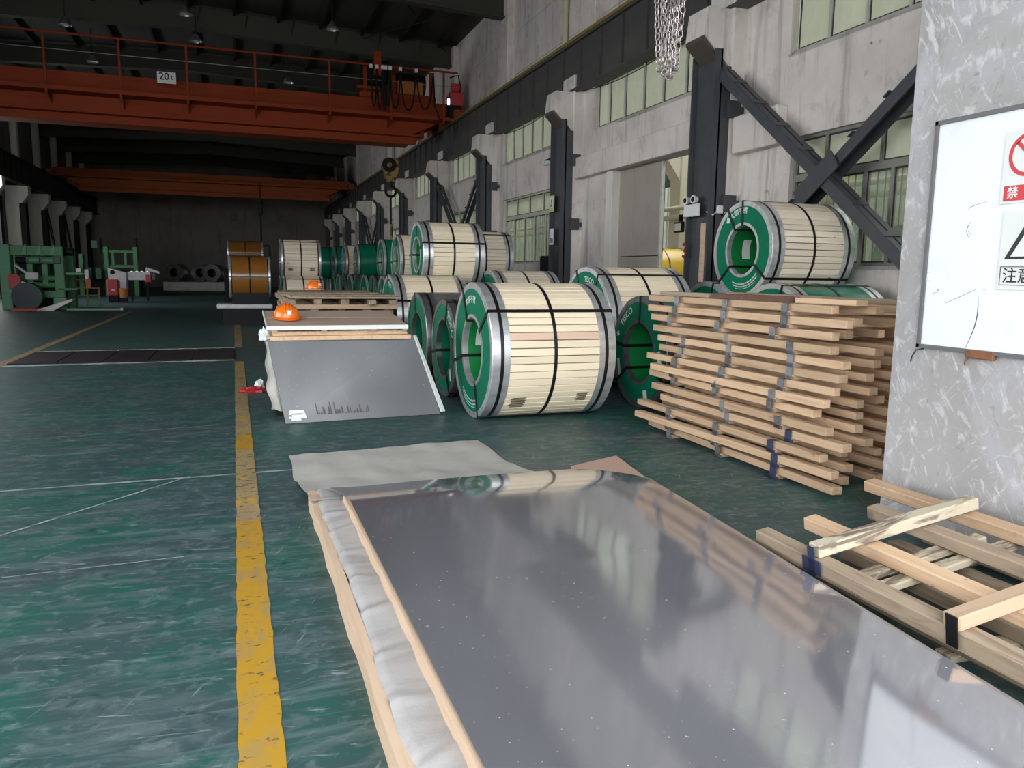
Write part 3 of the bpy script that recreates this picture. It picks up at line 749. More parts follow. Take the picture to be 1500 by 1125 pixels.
saddle('dark tall pedestal cradle under the rear amber coil', -.24, 36.9, 1.45, 1.5, .55, 2.2, 'black')
# coil seen through the door
coil('bright yellow film-wrapped coil in the next bay behind the sliding door', 9.6, 17.55, 1.58, .60, 1.2, wrap='yellow_film', straps=(80, 140), detail=False, face='yellow_film')
saddle('dark cradle carrying the yellow coil in the next bay', 9.6, 17.55, 1.2, .90, .60, 1.58, 'black')
coil('green film-wrapped coil in the next bay outside the braced window', 9.3, 9.0, 1.75, .60, 1.2, wrap='green_wrap', straps=(80,), detail=False)
saddle('dark cradle carrying the green coil outside the braced window', 9.3, 9.0, 1.2, 1.05, .60, 1.75, 'black')
for i in range(5):
    coil('dull bare coil near the far gable, %s from the left of its row' % 'first second third fourth fifth'.split()[i], (-4.0, -2.35, -1.5, -.4, .8)[i], (60, 60.5, 58.8, 60, 57.5)[i], 1.222, .62, .9, wrap='steel_coil', edge='steel_coil', face='steel_coil', bore='black', straps=(), mid=False, detail=False, group='bare coils at the far gable').rotation_euler = (0, 0, 1.2)
pl = thing('coil_plinth', 'pale low plinth under the bare coils at the far gable', 'plinth', (-4.6, 59, 0))
MB().bbox(0, 6.2, -.9, 2.4, 0, .60, .03).build('slab', M['white_col'], pl)

# ================================================================== PALLETS AND LUMBER
def pallet(label, x, y, z, L_, xs, ys, rz=0.0, bh=.055, bw=.075, ch=.034, wood='wood', woodx='wood_x', group=None, brk=True, over=0.0, blue=False):
    """low open pallet: long beams along Y resting on crosspieces along X, tied by sheet-metal brackets"""
    t = thing('wooden_pallet', label, 'pallet', (x, y, z), rz, group)
    w0, w1 = min(xs), max(xs)
    for yy in ys:
        MB().bbox(w0-.05, w1+.05, yy-.035+random.uniform(-.01, .01), yy+.035, 0, ch, .004).build('crosspiece', M[woodx], t)
    for i, xx in enumerate(xs):
        a = random.uniform(-.11, .09); b = random.uniform(-.10, .12); hh = bh*random.uniform(.88, 1.04); ww = bw*random.uniform(.8, 1.2)
        sk = random.uniform(-.022, .022)
        vs = []
        mb = MB().bbox(-ww/2, ww/2, 0, L_+b-a, 0, hh, .004)
        link('beam', mb.mesh('beam', M[wood]), t, (xx, a, ch), (0, random.uniform(-.04, .04), sk))
    if brk:
        for yy in ys:
            xx = xs[0]-bw*.6-.014
            o = MB().box(xx, xx+.004, yy-.034, yy+.034, .002, ch+bh*.92).box(xx, xx+.004, yy-.06, yy+.034, .002, ch-.006).box(xx, xx+bw*.8, yy-.028, yy+.028, ch+bh*.95, ch+bh*.95+.003)
            o.build('bracket', M['bracket_blue' if (blue and yy == min(ys)) else 'bracket'], t)
    return t
ordn = ['bottom', 'second', 'third', 'fourth', 'fifth', 'sixth', 'seventh', 'eighth', 'ninth', 'tenth', 'eleventh', 'twelfth', 'thirteenth', 'fourteenth']
for i in range(14):
    low3 = i < 3
    xo = 3.87+(random.uniform(-.03, .04) if not low3 else random.uniform(-.07, -.01))
    yo = 4.20+random.uniform(-.07, .09)+(.08 if i in (5, 11) else 0)
    pallet('open pine pallet, %s from the floor in the tall stack by the scratched pier' % ordn[i], xo, yo, .002+i*.0935, 2.36+random.uniform(-.06, .1)+(.08 if low3 or i in (8, 9) else 0),
           [0, .27+random.uniform(-.03, .03), .55+random.uniform(-.03, .03), .83, 1.12], [.50+random.uniform(-.03, .03), 1.24+random.uniform(-.03, .03), 1.98+random.uniform(-.03, .03)],
           random.uniform(-.022, .022)+(.02 if low3 else 0), bh=.059, group='pine pallets of the tall stack', blue=i < 4)
TOP = .002+14*.0935
def lumber(label, p, q, w, h, m, up=(0, 0, 1)):
    o = MB().bar(p, q, w, h, up).build('lumber_plank', M[m], None, label=label, cat='plank'); return o
lumber('dark brown plank lying on top of the tall pallet stack', (3.90, 5.72, TOP+.022), (3.93, 4.75, TOP+.022), .10, .042, 'wood_brown')
lumber('pale grey plank on the stack top, beyond the dark brown plank', (3.86, 6.50, TOP+.02), (3.90, 5.76, TOP+.02), .10, .036, 'wood_old')
lumber('pale yellow plank on the stack top, nearest the scratched pier', (3.96, 4.72, TOP+.02), (4.0, 4.16, TOP+.02), .11, .038, 'wood')
lumber('brown plank lying along the rear of the stack top', (4.45, 6.3, TOP+.02), (4.5, 4.3, TOP+.02), .09, .038, 'wood_old')

# broken pallets lying at the foot of the pier: flat one below, tilted one above
flat = thing('wooden_pallet', 'flat weathered pallet on the floor under the tilted one by the pier', 'pallet', (2.62, .9, 0))
for xx, c in ((.02, 'wood_old'), (.34, 'wood_old'), (.66, 'wood_old'), (.98, 'wood_old')):
    MB().bbox(xx, xx+.085, -.1+random.uniform(-.1, .1), 2.25+random.uniform(-.12, .1), .03, .095, .005).build('beam', M[c], flat)
for yy in (.3, 1.2, 1.95):
    MB().bbox(-.02, 1.1, yy, yy+.08, 0, .03, .003).build('crosspiece', M['wood_bark'], flat)
til = thing('wooden_pallet', 'tilted broken pallet with barky crosspieces leaning against the pier foot', 'pallet', (2.60, .9, .10))
til.rotation_euler = (0, -.150, 0)
for xx, ya, yb, c, hh in ((-.05, -.2, 2.36, 'wood_old', .085), (.275, -.1, 2.38, 'wood', .07), (.63, 0, 2.30, 'wood_old', .07), (.915, -.1, 2.62, 'wood', .065)):
    MB().bbox(xx, xx+.085, ya, yb, .0, hh, .006).build('beam', M[c], til)
for yy, xa, xb, m, z in ((1.90, -.03, .98, 'wood_bark', .088), (1.12, -.06, 1.0, 'wood_x', .088)):
    MB().bbox(xa, xb, yy, yy+.075, z, z+.062, .006).build('crosspiece', M[m], til, label='pale crosspiece with bark left on one edge' if m == 'wood_bark' else 'split pale crosspiece')
for yy, xa, xb in ((1.66, .1, .98), (1.79, .0, .9), (.75, .1, 1.0)):
    MB().bbox(xa, xb, yy, yy+.07, -.040, -.002, .006).build('crosspiece', M['wood_bark'], til)
MB().box(-.062, -.056, 1.90, 1.945, .0, .15).box(-.062, -.056, 1.865, 1.985, .02, .09).build('bracket', M['bracket_blue'], til)
MB().box(-.066, -.060, 1.125, 1.175, .02, .15).build('bracket', M['strap'], til)

# ================================================================== FOREGROUND SHEET STACK
base = thing('wooden_pallet', 'long pale pallet under the foreground stainless sheet', 'pallet', (.395, .8, 0))
vs_n = 26
def rough_beam(x0, x1, y0, y1, z0, z1, jit):
    mb = MB(); vs = []; n = vs_n
    for i in range(n+1):
        yy = y0+(y1-y0)*i/n; j = random.uniform(-jit, jit)
        vs += [(x0+j, yy, z0), (x1, yy, z0), (x1, yy, z1), (x0+j+random.uniform(0, jit), yy, z1)]
    fs = []
    for i in range(n):
        for k in range(4):
            l = (k+1) % 4; fs.append((4*i+k, 4*i+l, 4*i+4+l, 4*i+4+k))
    fs += [(0, 1, 2, 3), (4*n+3, 4*n+2, 4*n+1, 4*n)]
    return mb.add(vs, fs)
rough_beam(0, .045, 0, 4.18, 0, .095, .005).build('stringer', M['peach'], base)
for xx in (.72, 1.38, 1.9):
    MB().bbox(xx, xx+.06, 0, 4.1, 0, .095, .005).build('stringer', M['peach'], base)
MB().bbox(-.005, .10, 3.93, 4.03, .095, .112, .003).build('end_block', M['wood'], base)
for yy in (.3, 1.3, 2.3, 3.3):
    MB().bbox(.15, 1.9, yy, yy+.09, .095-.02, .095, .003).build('crosspiece', M['wood'], base)

def zs(x, y):      # height of the sheet's underside
    u = (x-.59)/1.95; v = min(max((4.6-y)/3.0, 0), 1.3)
    z = .170-.080*u*v+.018*math.sin(PI*min(max(u, 0), 1))*max(0, 1-abs(y-4.4)/1.2)
    if y > 4.25: z -= .095*(y-4.25)**2
    return z
def xs_(u, y): return .59+u*(1.96-.13*min(max((4.5-y)/2.9, 0), 1.2))
def sheet_mesh(y0, y1, t, dz=0.0, nx=36, ny=90, cut=True):
    mb = MB(); vs = []; fs = []
    for s in (t, 0.0):
        for j in range(ny+1):
            for i in range(nx+1):
                u = i/nx; ymax = y1
                if cut:
                    if u > .80: ymax = y1-.42*((u-.80)/.20)**1.5
                    if u < .06: ymax = y1+.05*(1-u/.06)
                yy = y0+(ymax-y0)*j/ny; xx = xs_(u, yy)
                if cut and u < .06 and j > ny-8: xx -= .07*(1-u/.06)*(j-ny+8)/8
                vs.append((xx, yy, zs(xx, yy)+s+dz))
    a = (nx+1)*(ny+1)
    idx = lambda i, j, s: s*a+j*(nx+1)+i
    for j in range(ny):
        for i in range(nx):
            fs.append((idx(i, j, 0), idx(i+1, j, 0), idx(i+1, j+1, 0), idx(i, j+1, 0)))
            fs.append((idx(i, j, 1), idx(i, j+1, 1), idx(i+1, j+1, 1), idx(i+1, j, 1)))
    for i in range(nx):
        fs.append((idx(i, 0, 1), idx(i+1, 0, 1), idx(i+1, 0, 0), idx(i, 0, 0))); fs.append((idx(i, ny, 0), idx(i+1, ny, 0), idx(i+1, ny, 1), idx(i, ny, 1)))
    for j in range(ny):
        fs.append((idx(0, j, 0), idx(0, j+1, 0), idx(0, j+1, 1), idx(0, j, 1))); fs.append((idx(nx, j, 1), idx(nx, j+1, 1), idx(nx, j+1, 0), idx(nx, j, 0)))
    return mb.add(vs, fs)
sh = sheet_mesh(.85, 4.80, .005, .001).build('steel_sheet', M['sheet'], None, True, label='large shiny stainless sheet lying across the foreground pallet', cat='sheet')
bd = MB(); vs = []; ny = 40
for j in range(ny+1):
    yy = .86+(4.62-.86)*j/ny
    for xx, dz in ((.574+.002*math.sin(j*1.3), -.002), (2.30, 0), (2.30, -.045), (.572+.003*math.sin(j*1.7), -.06)):
        X2 = xx if xx < 1 else xs_(.9, yy)
        vs.append((X2, yy, zs(X2, yy)+dz))
fs = [(4*j+k, 4*j+(k+1) % 4, 4*j+4+(k+1) % 4, 4*j+4+k) for j in range(ny) for k in range(4)]+[(0, 1, 2, 3), (4*ny+3, 4*ny+2, 4*ny+1, 4*ny)]
bd.add(vs, fs).build('plywood_board', M['peach'], None, label='peach-coloured board edge showing under the left side of the shiny sheet', cat='board')

# woven wrapping folded out along the left side and onto the floor at the far end
wr = thing('packing_wrap', 'grey woven packing wrap spread out from under the foreground sheet', 'wrap', (.4, .8, 0))
mb = MB(); vs = []; nx, ny = 12, 150
creases = [(.25, .5), (.62, -.3), (1.0, .25), (1.16, .6), (1.55, -.2), (1.86, .3), (2.25, .15), (2.62, -.4), (2.95, .2), (3.3, .4), (3.62, -.2), (3.9, .1)]
for j in range(ny+1):
    yy = .02+4.12*j/ny
    for i in range(nx+1):
        u = i/nx
        xx = .035+.008*math.sin(yy*3.1)+.003*math.sin(yy*17)+(.192-.035)*u
        z = .106+.006*u+.004*math.sin(yy*5+u*3)
        for c, sl in creases:
            d = (yy-c-sl*.14*u)/.022; z += .010*math.exp(-d*d)*(1-.45*u) - .004*math.exp(-((d-2.2)**2))
        if u < .17: z -= (.17-u)*.10
        vs.append((xx, yy, z+.004))
fs = [(j*(nx+1)+i, j*(nx+1)+i+1, (j+1)*(nx+1)+i+1, (j+1)*(nx+1)+i) for j in range(ny) for i in range(nx)]
sf = mb.add(vs, fs).build('side_flap', M['woven'], wr, True)
mb = MB(); vs = []; nx, ny = 40, 30
for j in range(ny+1):
    v = j/ny
    for i in range(nx+1):
        u = i/nx
        # corners: near-left, near-right, far-left, far-right
        xa = (-.02+.05*math.sin(v*9)*.2)+(1.63-(-.02))*u; ya = 3.86+(4.72-3.86)*0+v*((5.60-3.86)+(.14)*u)+(.0)
        z = .112*(1-min(1, v*1.9))**1.2+.006+.006*math.sin(u*9+v*14)*math.sin(v*6+u*3)+.004*math.sin(u*31+v*5)
        vs.append((xa-.02*(v > .5), ya, max(.004, z)))
fs = [(j*(nx+1)+i, j*(nx+1)+i+1, (j+1)*(nx+1)+i+1, (j+1)*(nx+1)+i) for j in range(ny) for i in range(nx)]
mb.add(vs, fs).build('end_flap', M['kraft'], wr, True)
cb = thing('cardboard_piece', 'pinkish cardboard corner sticking out beyond the shiny sheet', 'cardboard', (2.78, 5.2, 0))
MB().prism([(.16, .42), (.04, -.34), (-.5, -.2), (-.35, .2)], .006, 'xy', .004).build('card', M['pink_card'], cb)

# ================================================================== MIDDLE STACK WITH THE LEANING SHEET
def quad_plate(name, a, b, c, d, t, m, parent=None, **k):
    a, b, c, d = map(Vector, (a, b, c, d)); n = (b-a).cross(d-a).normalized()*t
    vs = [a, b, c, d, a+n, b+n, c+n, d+n]
    return MB().add(vs, [(0, 1, 2, 3), (7, 6, 5, 4), (0, 4, 5, 1), (1, 5, 6, 2), (2, 6, 7, 3), (3, 7, 4, 0)]).build(name, M[m], parent, **k)
ls = thing('steel_sheet', 'dull grey steel sheet leaning upright against the helmet stack', 'sheet', (.42, 7.8, 0))
def L3(x, y, z): return (x-.42, y-7.8, z)
quad_plate('plate', L3(.425, 7.775, .004), L3(2.02, 7.90, .004), L3(1.775, 8.07, .835), L3(.285, 8.05, .82), -.016, 'sheet_dull', ls)
quad_plate('edge_strip', L3(2.03, 7.88, .03), L3(2.075, 7.905, .03), L3(1.80, 8.075, .835), L3(1.775, 8.05, .835), -.02, 'paper', ls)
mb = MB()
P = lambda u, v: (.43-.06*v+u, 7.778+.02*v, v)
for u0, u1, v0, v1 in ((.03, .19, .085, .13), (.055, .20, .05, .10), (.05, .15, .03, .055), (.03, .06, .05, .07)):
    mb.add([L3(P(a, b)[0], 7.765+.28*b*.9-.004+.078*a, b) for a, b in ((u0, v0), (u1, v0), (u1-.01, v1), (u0+.008, v1))], [(0, 1, 2, 3)])
mb.build('torn_label', M['paper'], ls)
rr = random.Random(12); mb = MB()
def on_sheet(u, v):      # u along the width, v up the height, just proud of the front face
    b = Vector((.425, 7.775, .004)).lerp(Vector((2.02, 7.90, .004)), u); t_ = Vector((.285, 8.05, .82)).lerp(Vector((1.775, 8.07, .835)), u)
    p = b.lerp(t_, v)+Vector((.01, -.0195, .003)); return L3(*p)
for i in range(26):
    u = .20+.34*i/26+rr.uniform(-.006, .006); h = rr.choice((.01, .015, .03, .05, .09, .14)); w = rr.uniform(.002, .006)
    mb.add([on_sheet(u-w, .085), on_sheet(u+w, .085), on_sheet(u+w*.5, .085+h), on_sheet(u-w*.5, .085+h)], [(0, 1, 2, 3)])
mb.build('drip_mark', M['smudge'], ls)
tr = thing('steel_trestle', 'black steel trestle hidden behind the leaning sheet, carrying its boards', 'trestle', (.35, 8.2, 0))
for xx in (.0, .62, 1.24):
    for yy in (.02, .85): MB().box(xx, xx+.08, yy, yy+.08, 0, .74).build('leg', M['black'], tr)
MB().box(0, 1.32, 0, .08, .74, .80).box(0, 1.32, .85, .93, .74, .80).box(0, .08, .08, .85, .74, .80).box(1.24, 1.32, .08, .85, .74, .80).build('top_frame', M['black'], tr)
pb = thing('wooden_pallet', 'pine pallet between the leaning sheet and the brown cover board', 'pallet', (.31, 8.02, .80))
for yy in (0.0, .5, 1.0):
    MB().prism([(0, .003), (1.42, .003+.0), (1.42, .045), (0, .045)], .09, 'xz', yy).build('beam', M['wood'], pb)
    MB().prism([(.03, .047), (1.40, .05), (1.38, .09), (.03, .088)], .05, 'xz', yy+.06).build('beam', M['wood'], pb)
for xx in (.02, .50, 1.0, 1.33):
    MB().prism([(-.01, .09), (1.06, .155), (1.06, .19), (-.01, .125)], .055, 'yz', xx).build('crosspiece', M['wood_x'], pb)
bb = thing('cover_board', 'brown kraft-covered board with a white front edge, under the orange helmet', 'board', (.29, 8.0, .93))
for i in range(2):
    a, b = .006+.535*i, .530+.535*i
    sl = .103
    vs = []
    mb = MB().prism([(a, a*sl*.93+.001), (b, b*sl*.93+.001), (b, b*sl*.93+.016), (a, a*sl*.93+.016)], 1.40, 'yz', 0)
    mb.build('board', M['brown_board'], bb)
MB().box(-.004, 1.405, -.012, .002, -.022, .022).build('front_edge', M['paper'], bb)
MB().box(-.012, .0, -.01, 1.06, -.01, .02).build('side_edge', M['paper'], bb).rotation_euler = (.096, 0, 0)
kf = thing('kraft_wrap', 'crumpled kraft wrap hanging down the left side of the leaning sheet', 'wrap', (.3, 8.1, 0))
mb = MB(); vs = []; nu, nv = 8, 30
for j in range(nv+1):
    v = j/nv
    for i in range(nu+1):
        u = i/nu; z = .88-.80*v
        xr = .02+.125*v; wd = .05+.085*min(1, v*1.5)+.012*math.sin(v*19)
        vs.append((xr-wd*(1-u), .04+.02*math.sin(v*11+u*2)*(1-u)+.015*math.sin(u*7), z+.012*math.sin(u*5+1)))
fs = [(j*(nu+1)+i, j*(nu+1)+i+1, (j+1)*(nu+1)+i+1, (j+1)*(nu+1)+i) for j in range(nv) for i in range(nu)]
mb.add(vs, fs).build('hanging_flap', M['kraft'], kf, True)
def crumple(name, label, cat, loc, sx, sy, sz, m, seed):
    rr = random.Random(seed); mb = MB(); vs = []; n, h = 14, 7
    for j in range(h+1):
        for i in range(n):
            a = 2*PI*i/n; b = PI/2*j/h; k = rr.uniform(.65, 1.15)
            vs.append((sx*math.cos(a)*math.cos(b)*k, sy*math.sin(a)*math.cos(b)*k, max(0, sz*math.sin(b)*k if j else 0)))
    fs = [(j*n+i, j*n+(i+1) % n, (j+1)*n+(i+1) % n, (j+1)*n+i) for j in range(h) for i in range(n)]
    return mb.add(vs, fs).build(name, M[m], None, label=label, cat=cat) if not loc else link(name, mb.add(vs, fs).mesh(name, M[m]), None, loc, label=label, cat=cat)
crumple('red_rag', 'crumpled red rag on the floor left of the leaning sheet', 'rag', (.16, 9.95, .002), .17, .10, .07, 'red_paint', 3)
crumple('paper_scrap', 'white scrap of paper beside the red rag', 'scrap', (.25, 10.2, .002), .07, .07, .12, 'paper', 5)
crumple('plastic_scrap', 'small purplish scrap on the floor by the bottom of the pallet stack', 'scrap', (4.24, 6.86, .002), .07, .06, .05, 'bracket_blue', 8)
crumple('plastic_bag', 'white plastic bag bunched at the left corner of the helmet stack', 'bag', (.262, 8.16, .80), .06, .07, .12, 'paper', 11)

def helmet(label, loc, rz):
    t = thing('hard_hat', label, 'helmet', loc, rz, 'orange hard hats')
    mb = MB(); prof = [(.015, .128), (.05, .126), (.085, .112), (.115, .085), (.138, .045), (.146, 0.002)]
    sh_ = mb.ring([(z, r) for z, r in prof], 28, 'z', close=False).build('shell', M['helmet'], t, True); sh_.scale = (1, 1.18, 1)
    b = MB(); n = 32; vs = []
    for i in range(n):
        a = 2*PI*i/n; ex = .018+(.045*max(0, math.cos(a+PI/2))**2)
        r0, r1 = .126, .128+ex
        for r, z in ((r0, .018), (r1, .008), (r1, .003), (r0, .011)): vs.append((r*math.cos(a), 1.18*r*math.sin(a), z))
    fs = [(4*i+k, 4*i+(k+1) % 4, 4*((i+1) % n)+(k+1) % 4, 4*((i+1) % n)+k) for i in range(n) for k in range(4)]
    b.add(vs, fs).build('brim', M['helmet'], t, True)
    for s in (-.035, 0, .035):
        pts = [(s, -.135+.27*i/8, .02+.132*math.sqrt(max(0, 1-((-.135+.27*i/8)/.151)**2-(s/.13)**2))) for i in range(9)]
        MB().tube(pts, .006, 6).build('ridge', M['helmet'], t, True)
    MB().prism([(-.022, .055), (.022, .055), (.026, .098), (-.026, .098)], .01, 'xz', -.150).build('front_badge', M['paper'], t)
    MB().tube([(-.10, .02, .016), (-.07, -.05, .004), (.0, -.09, .002+.004), (.07, -.05, .004), (.10, .02, .016)], .006, 6).build('chin_strap', M['paper'], t)
    return t
helmet('orange hard hat with white badge on the brown cover board', (.505, 8.48, 1.005), .1).rotation_euler = (.1, 0, .1)
helmet('orange hard hat far behind on the old pallet pile', (1.27, 13.6, 1.185), .6)

# old messy pallets behind
words = ['bottom', 'second', 'third', 'fourth', 'fifth', 'sixth', 'seventh', 'top']
for i in range(8):
    pallet('old grey pallet, %s layer of the messy pile under the far hard hat' % words[i], .78+random.uniform(-.10, .08), 11.0+random.uniform(-.06, .1), .002+i*.139, 3.2+random.uniform(-.1, .2),
           [0, .35, .72, 1.08, 1.40], [.05, .9, 1.8, 2.7], random.uniform(-.015, .015), bh=.075, bw=.11, ch=.06, wood='wood_old', woodx='wood_x', group='old pallets of the messy pile', brk=False)
ob = thing('cover_board', 'dusty brown boards closing the messy old pallet pile', 'board', (.72, 11.0, 1.115))
for i in range(6):
    MB().bbox(-.02+random.uniform(-.05, .05), 1.52+random.uniform(-.06, .04), i*.52, i*.52+.5, .0, .03+.01*(i % 2), .004).build('plank', M['wood_old'], ob)
post = thing('support_post', 'short black post standing left of the messy pallet pile', 'post', (.46, 12.9, 0))
MB().bbox(0, .09, 0, .09, 0, .36, .005).build('post', M['black'], post)
lp = thing('wooden_pallet', 'pinkish slatted pallet leaning on the far coil row', 'pallet', (2.85, 19.2, 0))
for i in range(5): MB().bbox(i*.15, i*.15+.11, 0, .02, .02, .92, .004).build('slat', M['wood'], lp)
for z in (.15, .75): MB().bbox(0, .72, .022, .06, z, z+.08, .004).build('crosspiece', M['wood_old'], lp)
lp.rotation_euler = (-.22, 0, 0)

# ================================================================== CRANE RUNWAY, BRACES
def runway(label, xa, xb, xw, toward, m, y0, y1, zb, zt, rail):
    t = thing('runway_girder', label, 'girder', (0, 0, 0))
    MB().box(xw-.03, xw+.03, y0, y1, zb+.05, zt-.05).build('web', M[m], t)
    MB().box(xa, xb, y0, y1, zt-.05, zt).build('top_flange', M[m], t)
    MB().box(xa, xb, y0, y1, zb, zb+.05).build('bottom_flange', M[m], t)
    me = MB().box(min(xw, toward), max(xw, toward), -.012, .012, zb+.05, zt-.05).mesh('web_stiffener', M[m])
    n = int((y1-y0)/1.0)
    for i in range(n): link('web_stiffener', me, t, (0, y0+.5+i, 0))
    MB().box((xa+xb)/2-.05, (xa+xb)/2+.05, y0, y1, zt, zt+.12).build('crane_rail', M[m], t)
    if rail: MB().box(toward-.05, toward-.01, y0, y1, zt+.0, zt+.07).build('conductor_rail', M['rail_yellow'], t)
    return t
runway('dark steel crane runway girder with yellow conductor rail along the windowed wall', 7.42, 7.86, 7.53, 7.45, 'girder', -1.9, 69.5, 5.63, 6.72, True)
runway('dark steel crane runway girder along the whitewashed columns opposite', -10.22, -9.86, -10.12, -9.88, 'purlin', -1.9, 69.5, 5.61, 6.8, False)

def brace(y0, y1, label, ends, slim=False):
    """two crossing braces, each a pair of angles tied by batten plates; ends = heights (bar A at y1, at y0, bar B at y0, at y1)"""
    ym = (y0+y1)/2
    t = thing('cross_brace', label, 'brace', (7.36, ym, 0), 0, 'wall cross braces')
    w = .15 if not slim else .09
    for s, ya, ha, yb, hb in ((0, y1, ends[0], y0, ends[1]), (1, y0, ends[2], y1, ends[3])):
        p, q = Vector((0, ya-ym, ha)), Vector((0, yb-ym, hb))
        d = (q-p).normalized(); n = Vector((0, -d.z, d.y))
        if n.z < 0: n = -n
        off = .02*s
        for k, xx in enumerate((-.10+off, .13+off)):
            MB().bar(p+Vector((xx, 0, 0)), q+Vector((xx, 0, 0)), .018, w, tuple(n)).bar(p+Vector((xx+(.05 if k == 0 else -.05), 0, 0))+n*(w/2), q+Vector((xx+(.05 if k == 0 else -.05), 0, 0))+n*(w/2), .10, .014, tuple(n)).build('angle_bar', M['steel_dark'], t)
        L_ = (q-p).length; m_ = int(L_/.62)
        for i in range(1, m_):
            c = p+d*(L_*i/m_)+n*(w/2+.012)
            MB().bar(c-d*.05*(1 if not slim else .4), c+d*.05*(1 if not slim else .4), .26, .012, tuple(n)).build('batten_plate', M['steel_dark'], t)
        if s: dd, nn = d, n
    # gusset where the bars cross
    k1 = (ends[0]-ends[1])/(y1-y0); k2 = (ends[3]-ends[2])/(y1-y0)
    yc = y0+(ends[2]-ends[1])/(k1-k2); zc = ends[1]+k1*(yc-y0)
    a = Vector((-.145, yc-ym, zc))
    vs = [a+dd*x+nn*y+Vector((z, 0, 0)) for z in (0, .02) for x, y in ((-.36, -.13), (.46, -.13), (.46, .13), (-.36, .13))]
    MB().add(vs, [(0, 1, 2, 3), (7, 6, 5, 4), (0, 4, 5, 1), (1, 5, 6, 2), (2, 6, 7, 3), (3, 7, 4, 0)]).build('gusset_plate', M['steel_dark'], t)
    return t
brace(YC[0]+.15, YC[1]-.10, 'big dark steel X-brace of paired angles in front of the nearest lower window', (4.78, .34, 5.03, .98))
brace(YC[3]+.3, YC[4]-.3, 'thin ladder-like dark cross brace between the middle columns', (4.7, .6, 4.7, .6), True)
brace(YC[6]+.3, YC[7]-.3, 'thin ladder-like dark cross brace near the far end of the wall', (4.7, .6, 4.7, .6), True)

# ================================================================== OVERHEAD CRANES
def crane(label, y, xa, xb, m, zb, zt, rails, spots):
    t = thing('bridge_crane', label, 'crane', (0, y, 0))
    def bm(y0, y1, z0, z1, name='main_girder', mm=m, x0=xa, x1=xb, taper=1.5):
        return MB().prism([(x0, z1), (x0, z0+.75), (x0+taper, z0), (x1-taper, z0), (x1, z0+.75), (x1, z1)], y1-y0, 'xz', y0).build(name, M[mm], t)
    bm(.25, .75, zb+.28, zt); bm(2.2, 2.7, zb+.28, zt)
    for y0 in (.12, 2.1):
        MB().box(xa+1.2, xb-1.2, y0, y0+.76, zb+.23, zb+.29).build('flange', M[m], t)
    bm(.45, .65, zb, zb+.24, 'tension_chord', m, xa+1.0, xb-1.0, .3)
    MB().box(xa, xb, -.42, .25, zb+.74, zb+.78).build('walkway', M[m], t)
    MB().box(xa, xb, -.44, -.42, zb+.74, zb+.86).build('toe_board', M[m], t)
    for e in (xa, xb):
        MB().bbox(e-.18, e+.18, -.7, 3.4, zb+.75, zb+1.1, .02).build('end_carriage', M[m], t)
        for yy in (-.3, 3.0):
            MB().ring([(-.07, 0.001), (-.07, .15), (.07, .15), (.07, .001)], 20, 'x').build('wheel', M['black'], t).location = (e, yy, zb+.83)
    if rails:
        MB().tube([(xa, -.43, zt+.93), (xb, -.43, zt+.93)], .035, 8).build('handrail', M[m], t)
        MB().tube([(xa, -.43, zt+.45), (xb, -.43, zt+.45)], .008, 6).build('guard_wire', M['alu'], t)
        for x in spots:
            MB().box(x-.03, x+.03, -.46, -.40, zb+.6, zt+.93).prism([(-.1, 0), (.02, -.32), (.02, 0)], .04, 'yz', 0).build('rail_post', M[m], t) if False else MB().box(x-.03, x+.03, -.46, -.40, zb+.62, zt+.93).build('rail_post', M[m], t)
            MB().prism([(-.40, zb+.74), (.25, zb+.74), (.25, zb+.45)], .03, 'yz', x-.015).build('walkway_bracket', M[m], t)
    return t
cr = crane('red overhead bridge crane with handrail and hanging cables, the nearer one', 27.75, -9.95, 7.6, 'red', 6.02, 7.46, True, [-9.0, -7.05, -5.09, -3.08, -1.18, .86, 3.2, 5.25, 7.1])
# capacity plate 20t
cp = MB().box(-.27, .27, -.012, 0, -.17, .17).build('capacity_plate', M['paper'], cr); cp.location = (-1.77, -.47, 7.36)
mb = MB(); wordmesh(mb, '20', .30, lambda u, v: (u-.07, -.014, v-.06), .006, True); wordmesh(mb, 't', .24, lambda u, v: (u+.15, -.014, v-.04), .005, True)
link('lettering', mb.mesh('lettering', M['ink']), cp)
for p0, p1, m in (((4.6, -.40), (4.85, -.1), 'red'), ):
    MB().bbox(4.68, 4.92, -.5, -.3, 8.05, 8.85, .02).build('rail_end_post', M['red'], cr)
# trolley with winches near the right end, festoon cables
tw = thing('crane_trolley', 'dark winch trolley standing on the nearer red crane', 'trolley', (0, 27.75, 0))
MB().bbox(4.3, 7.0, .3, 2.6, 7.47, 7.70, .03).build('trolley_frame', M['red'], tw)
MB().bbox(4.45, 5.3, .35, 1.0, 7.95, 8.75, .05).build('motor', M['black'], tw)
MB().ring([(5.6, .001), (5.6, .36), (6.7, .36), (6.7, .001)], 24, 'x').build('winch_drum', M['black'], tw).location = (0, .9, 8.15)
MB().bbox(5.62, 6.55, .3, .6, 7.7, 8.15, .03).build('cover_box', M['orange_paint'], tw)
for x in (4.5, 5.5, 6.85): MB().box(x-.06, x+.06, .32, .44, 7.7, 8.5).build('bracket', M['red'], tw)
MB().box(4.2, 5.0, .25, .35, 7.75, 7.85).build('bracket', M['red'], tw)
fc = thing('festoon_cable', 'black festoon cables looping under the crane handrail', 'cable', (0, 27.75, 0))
xf = [4.55, 4.75, 4.95, 5.05, 5.2, 5.55, 6.1, 6.7]
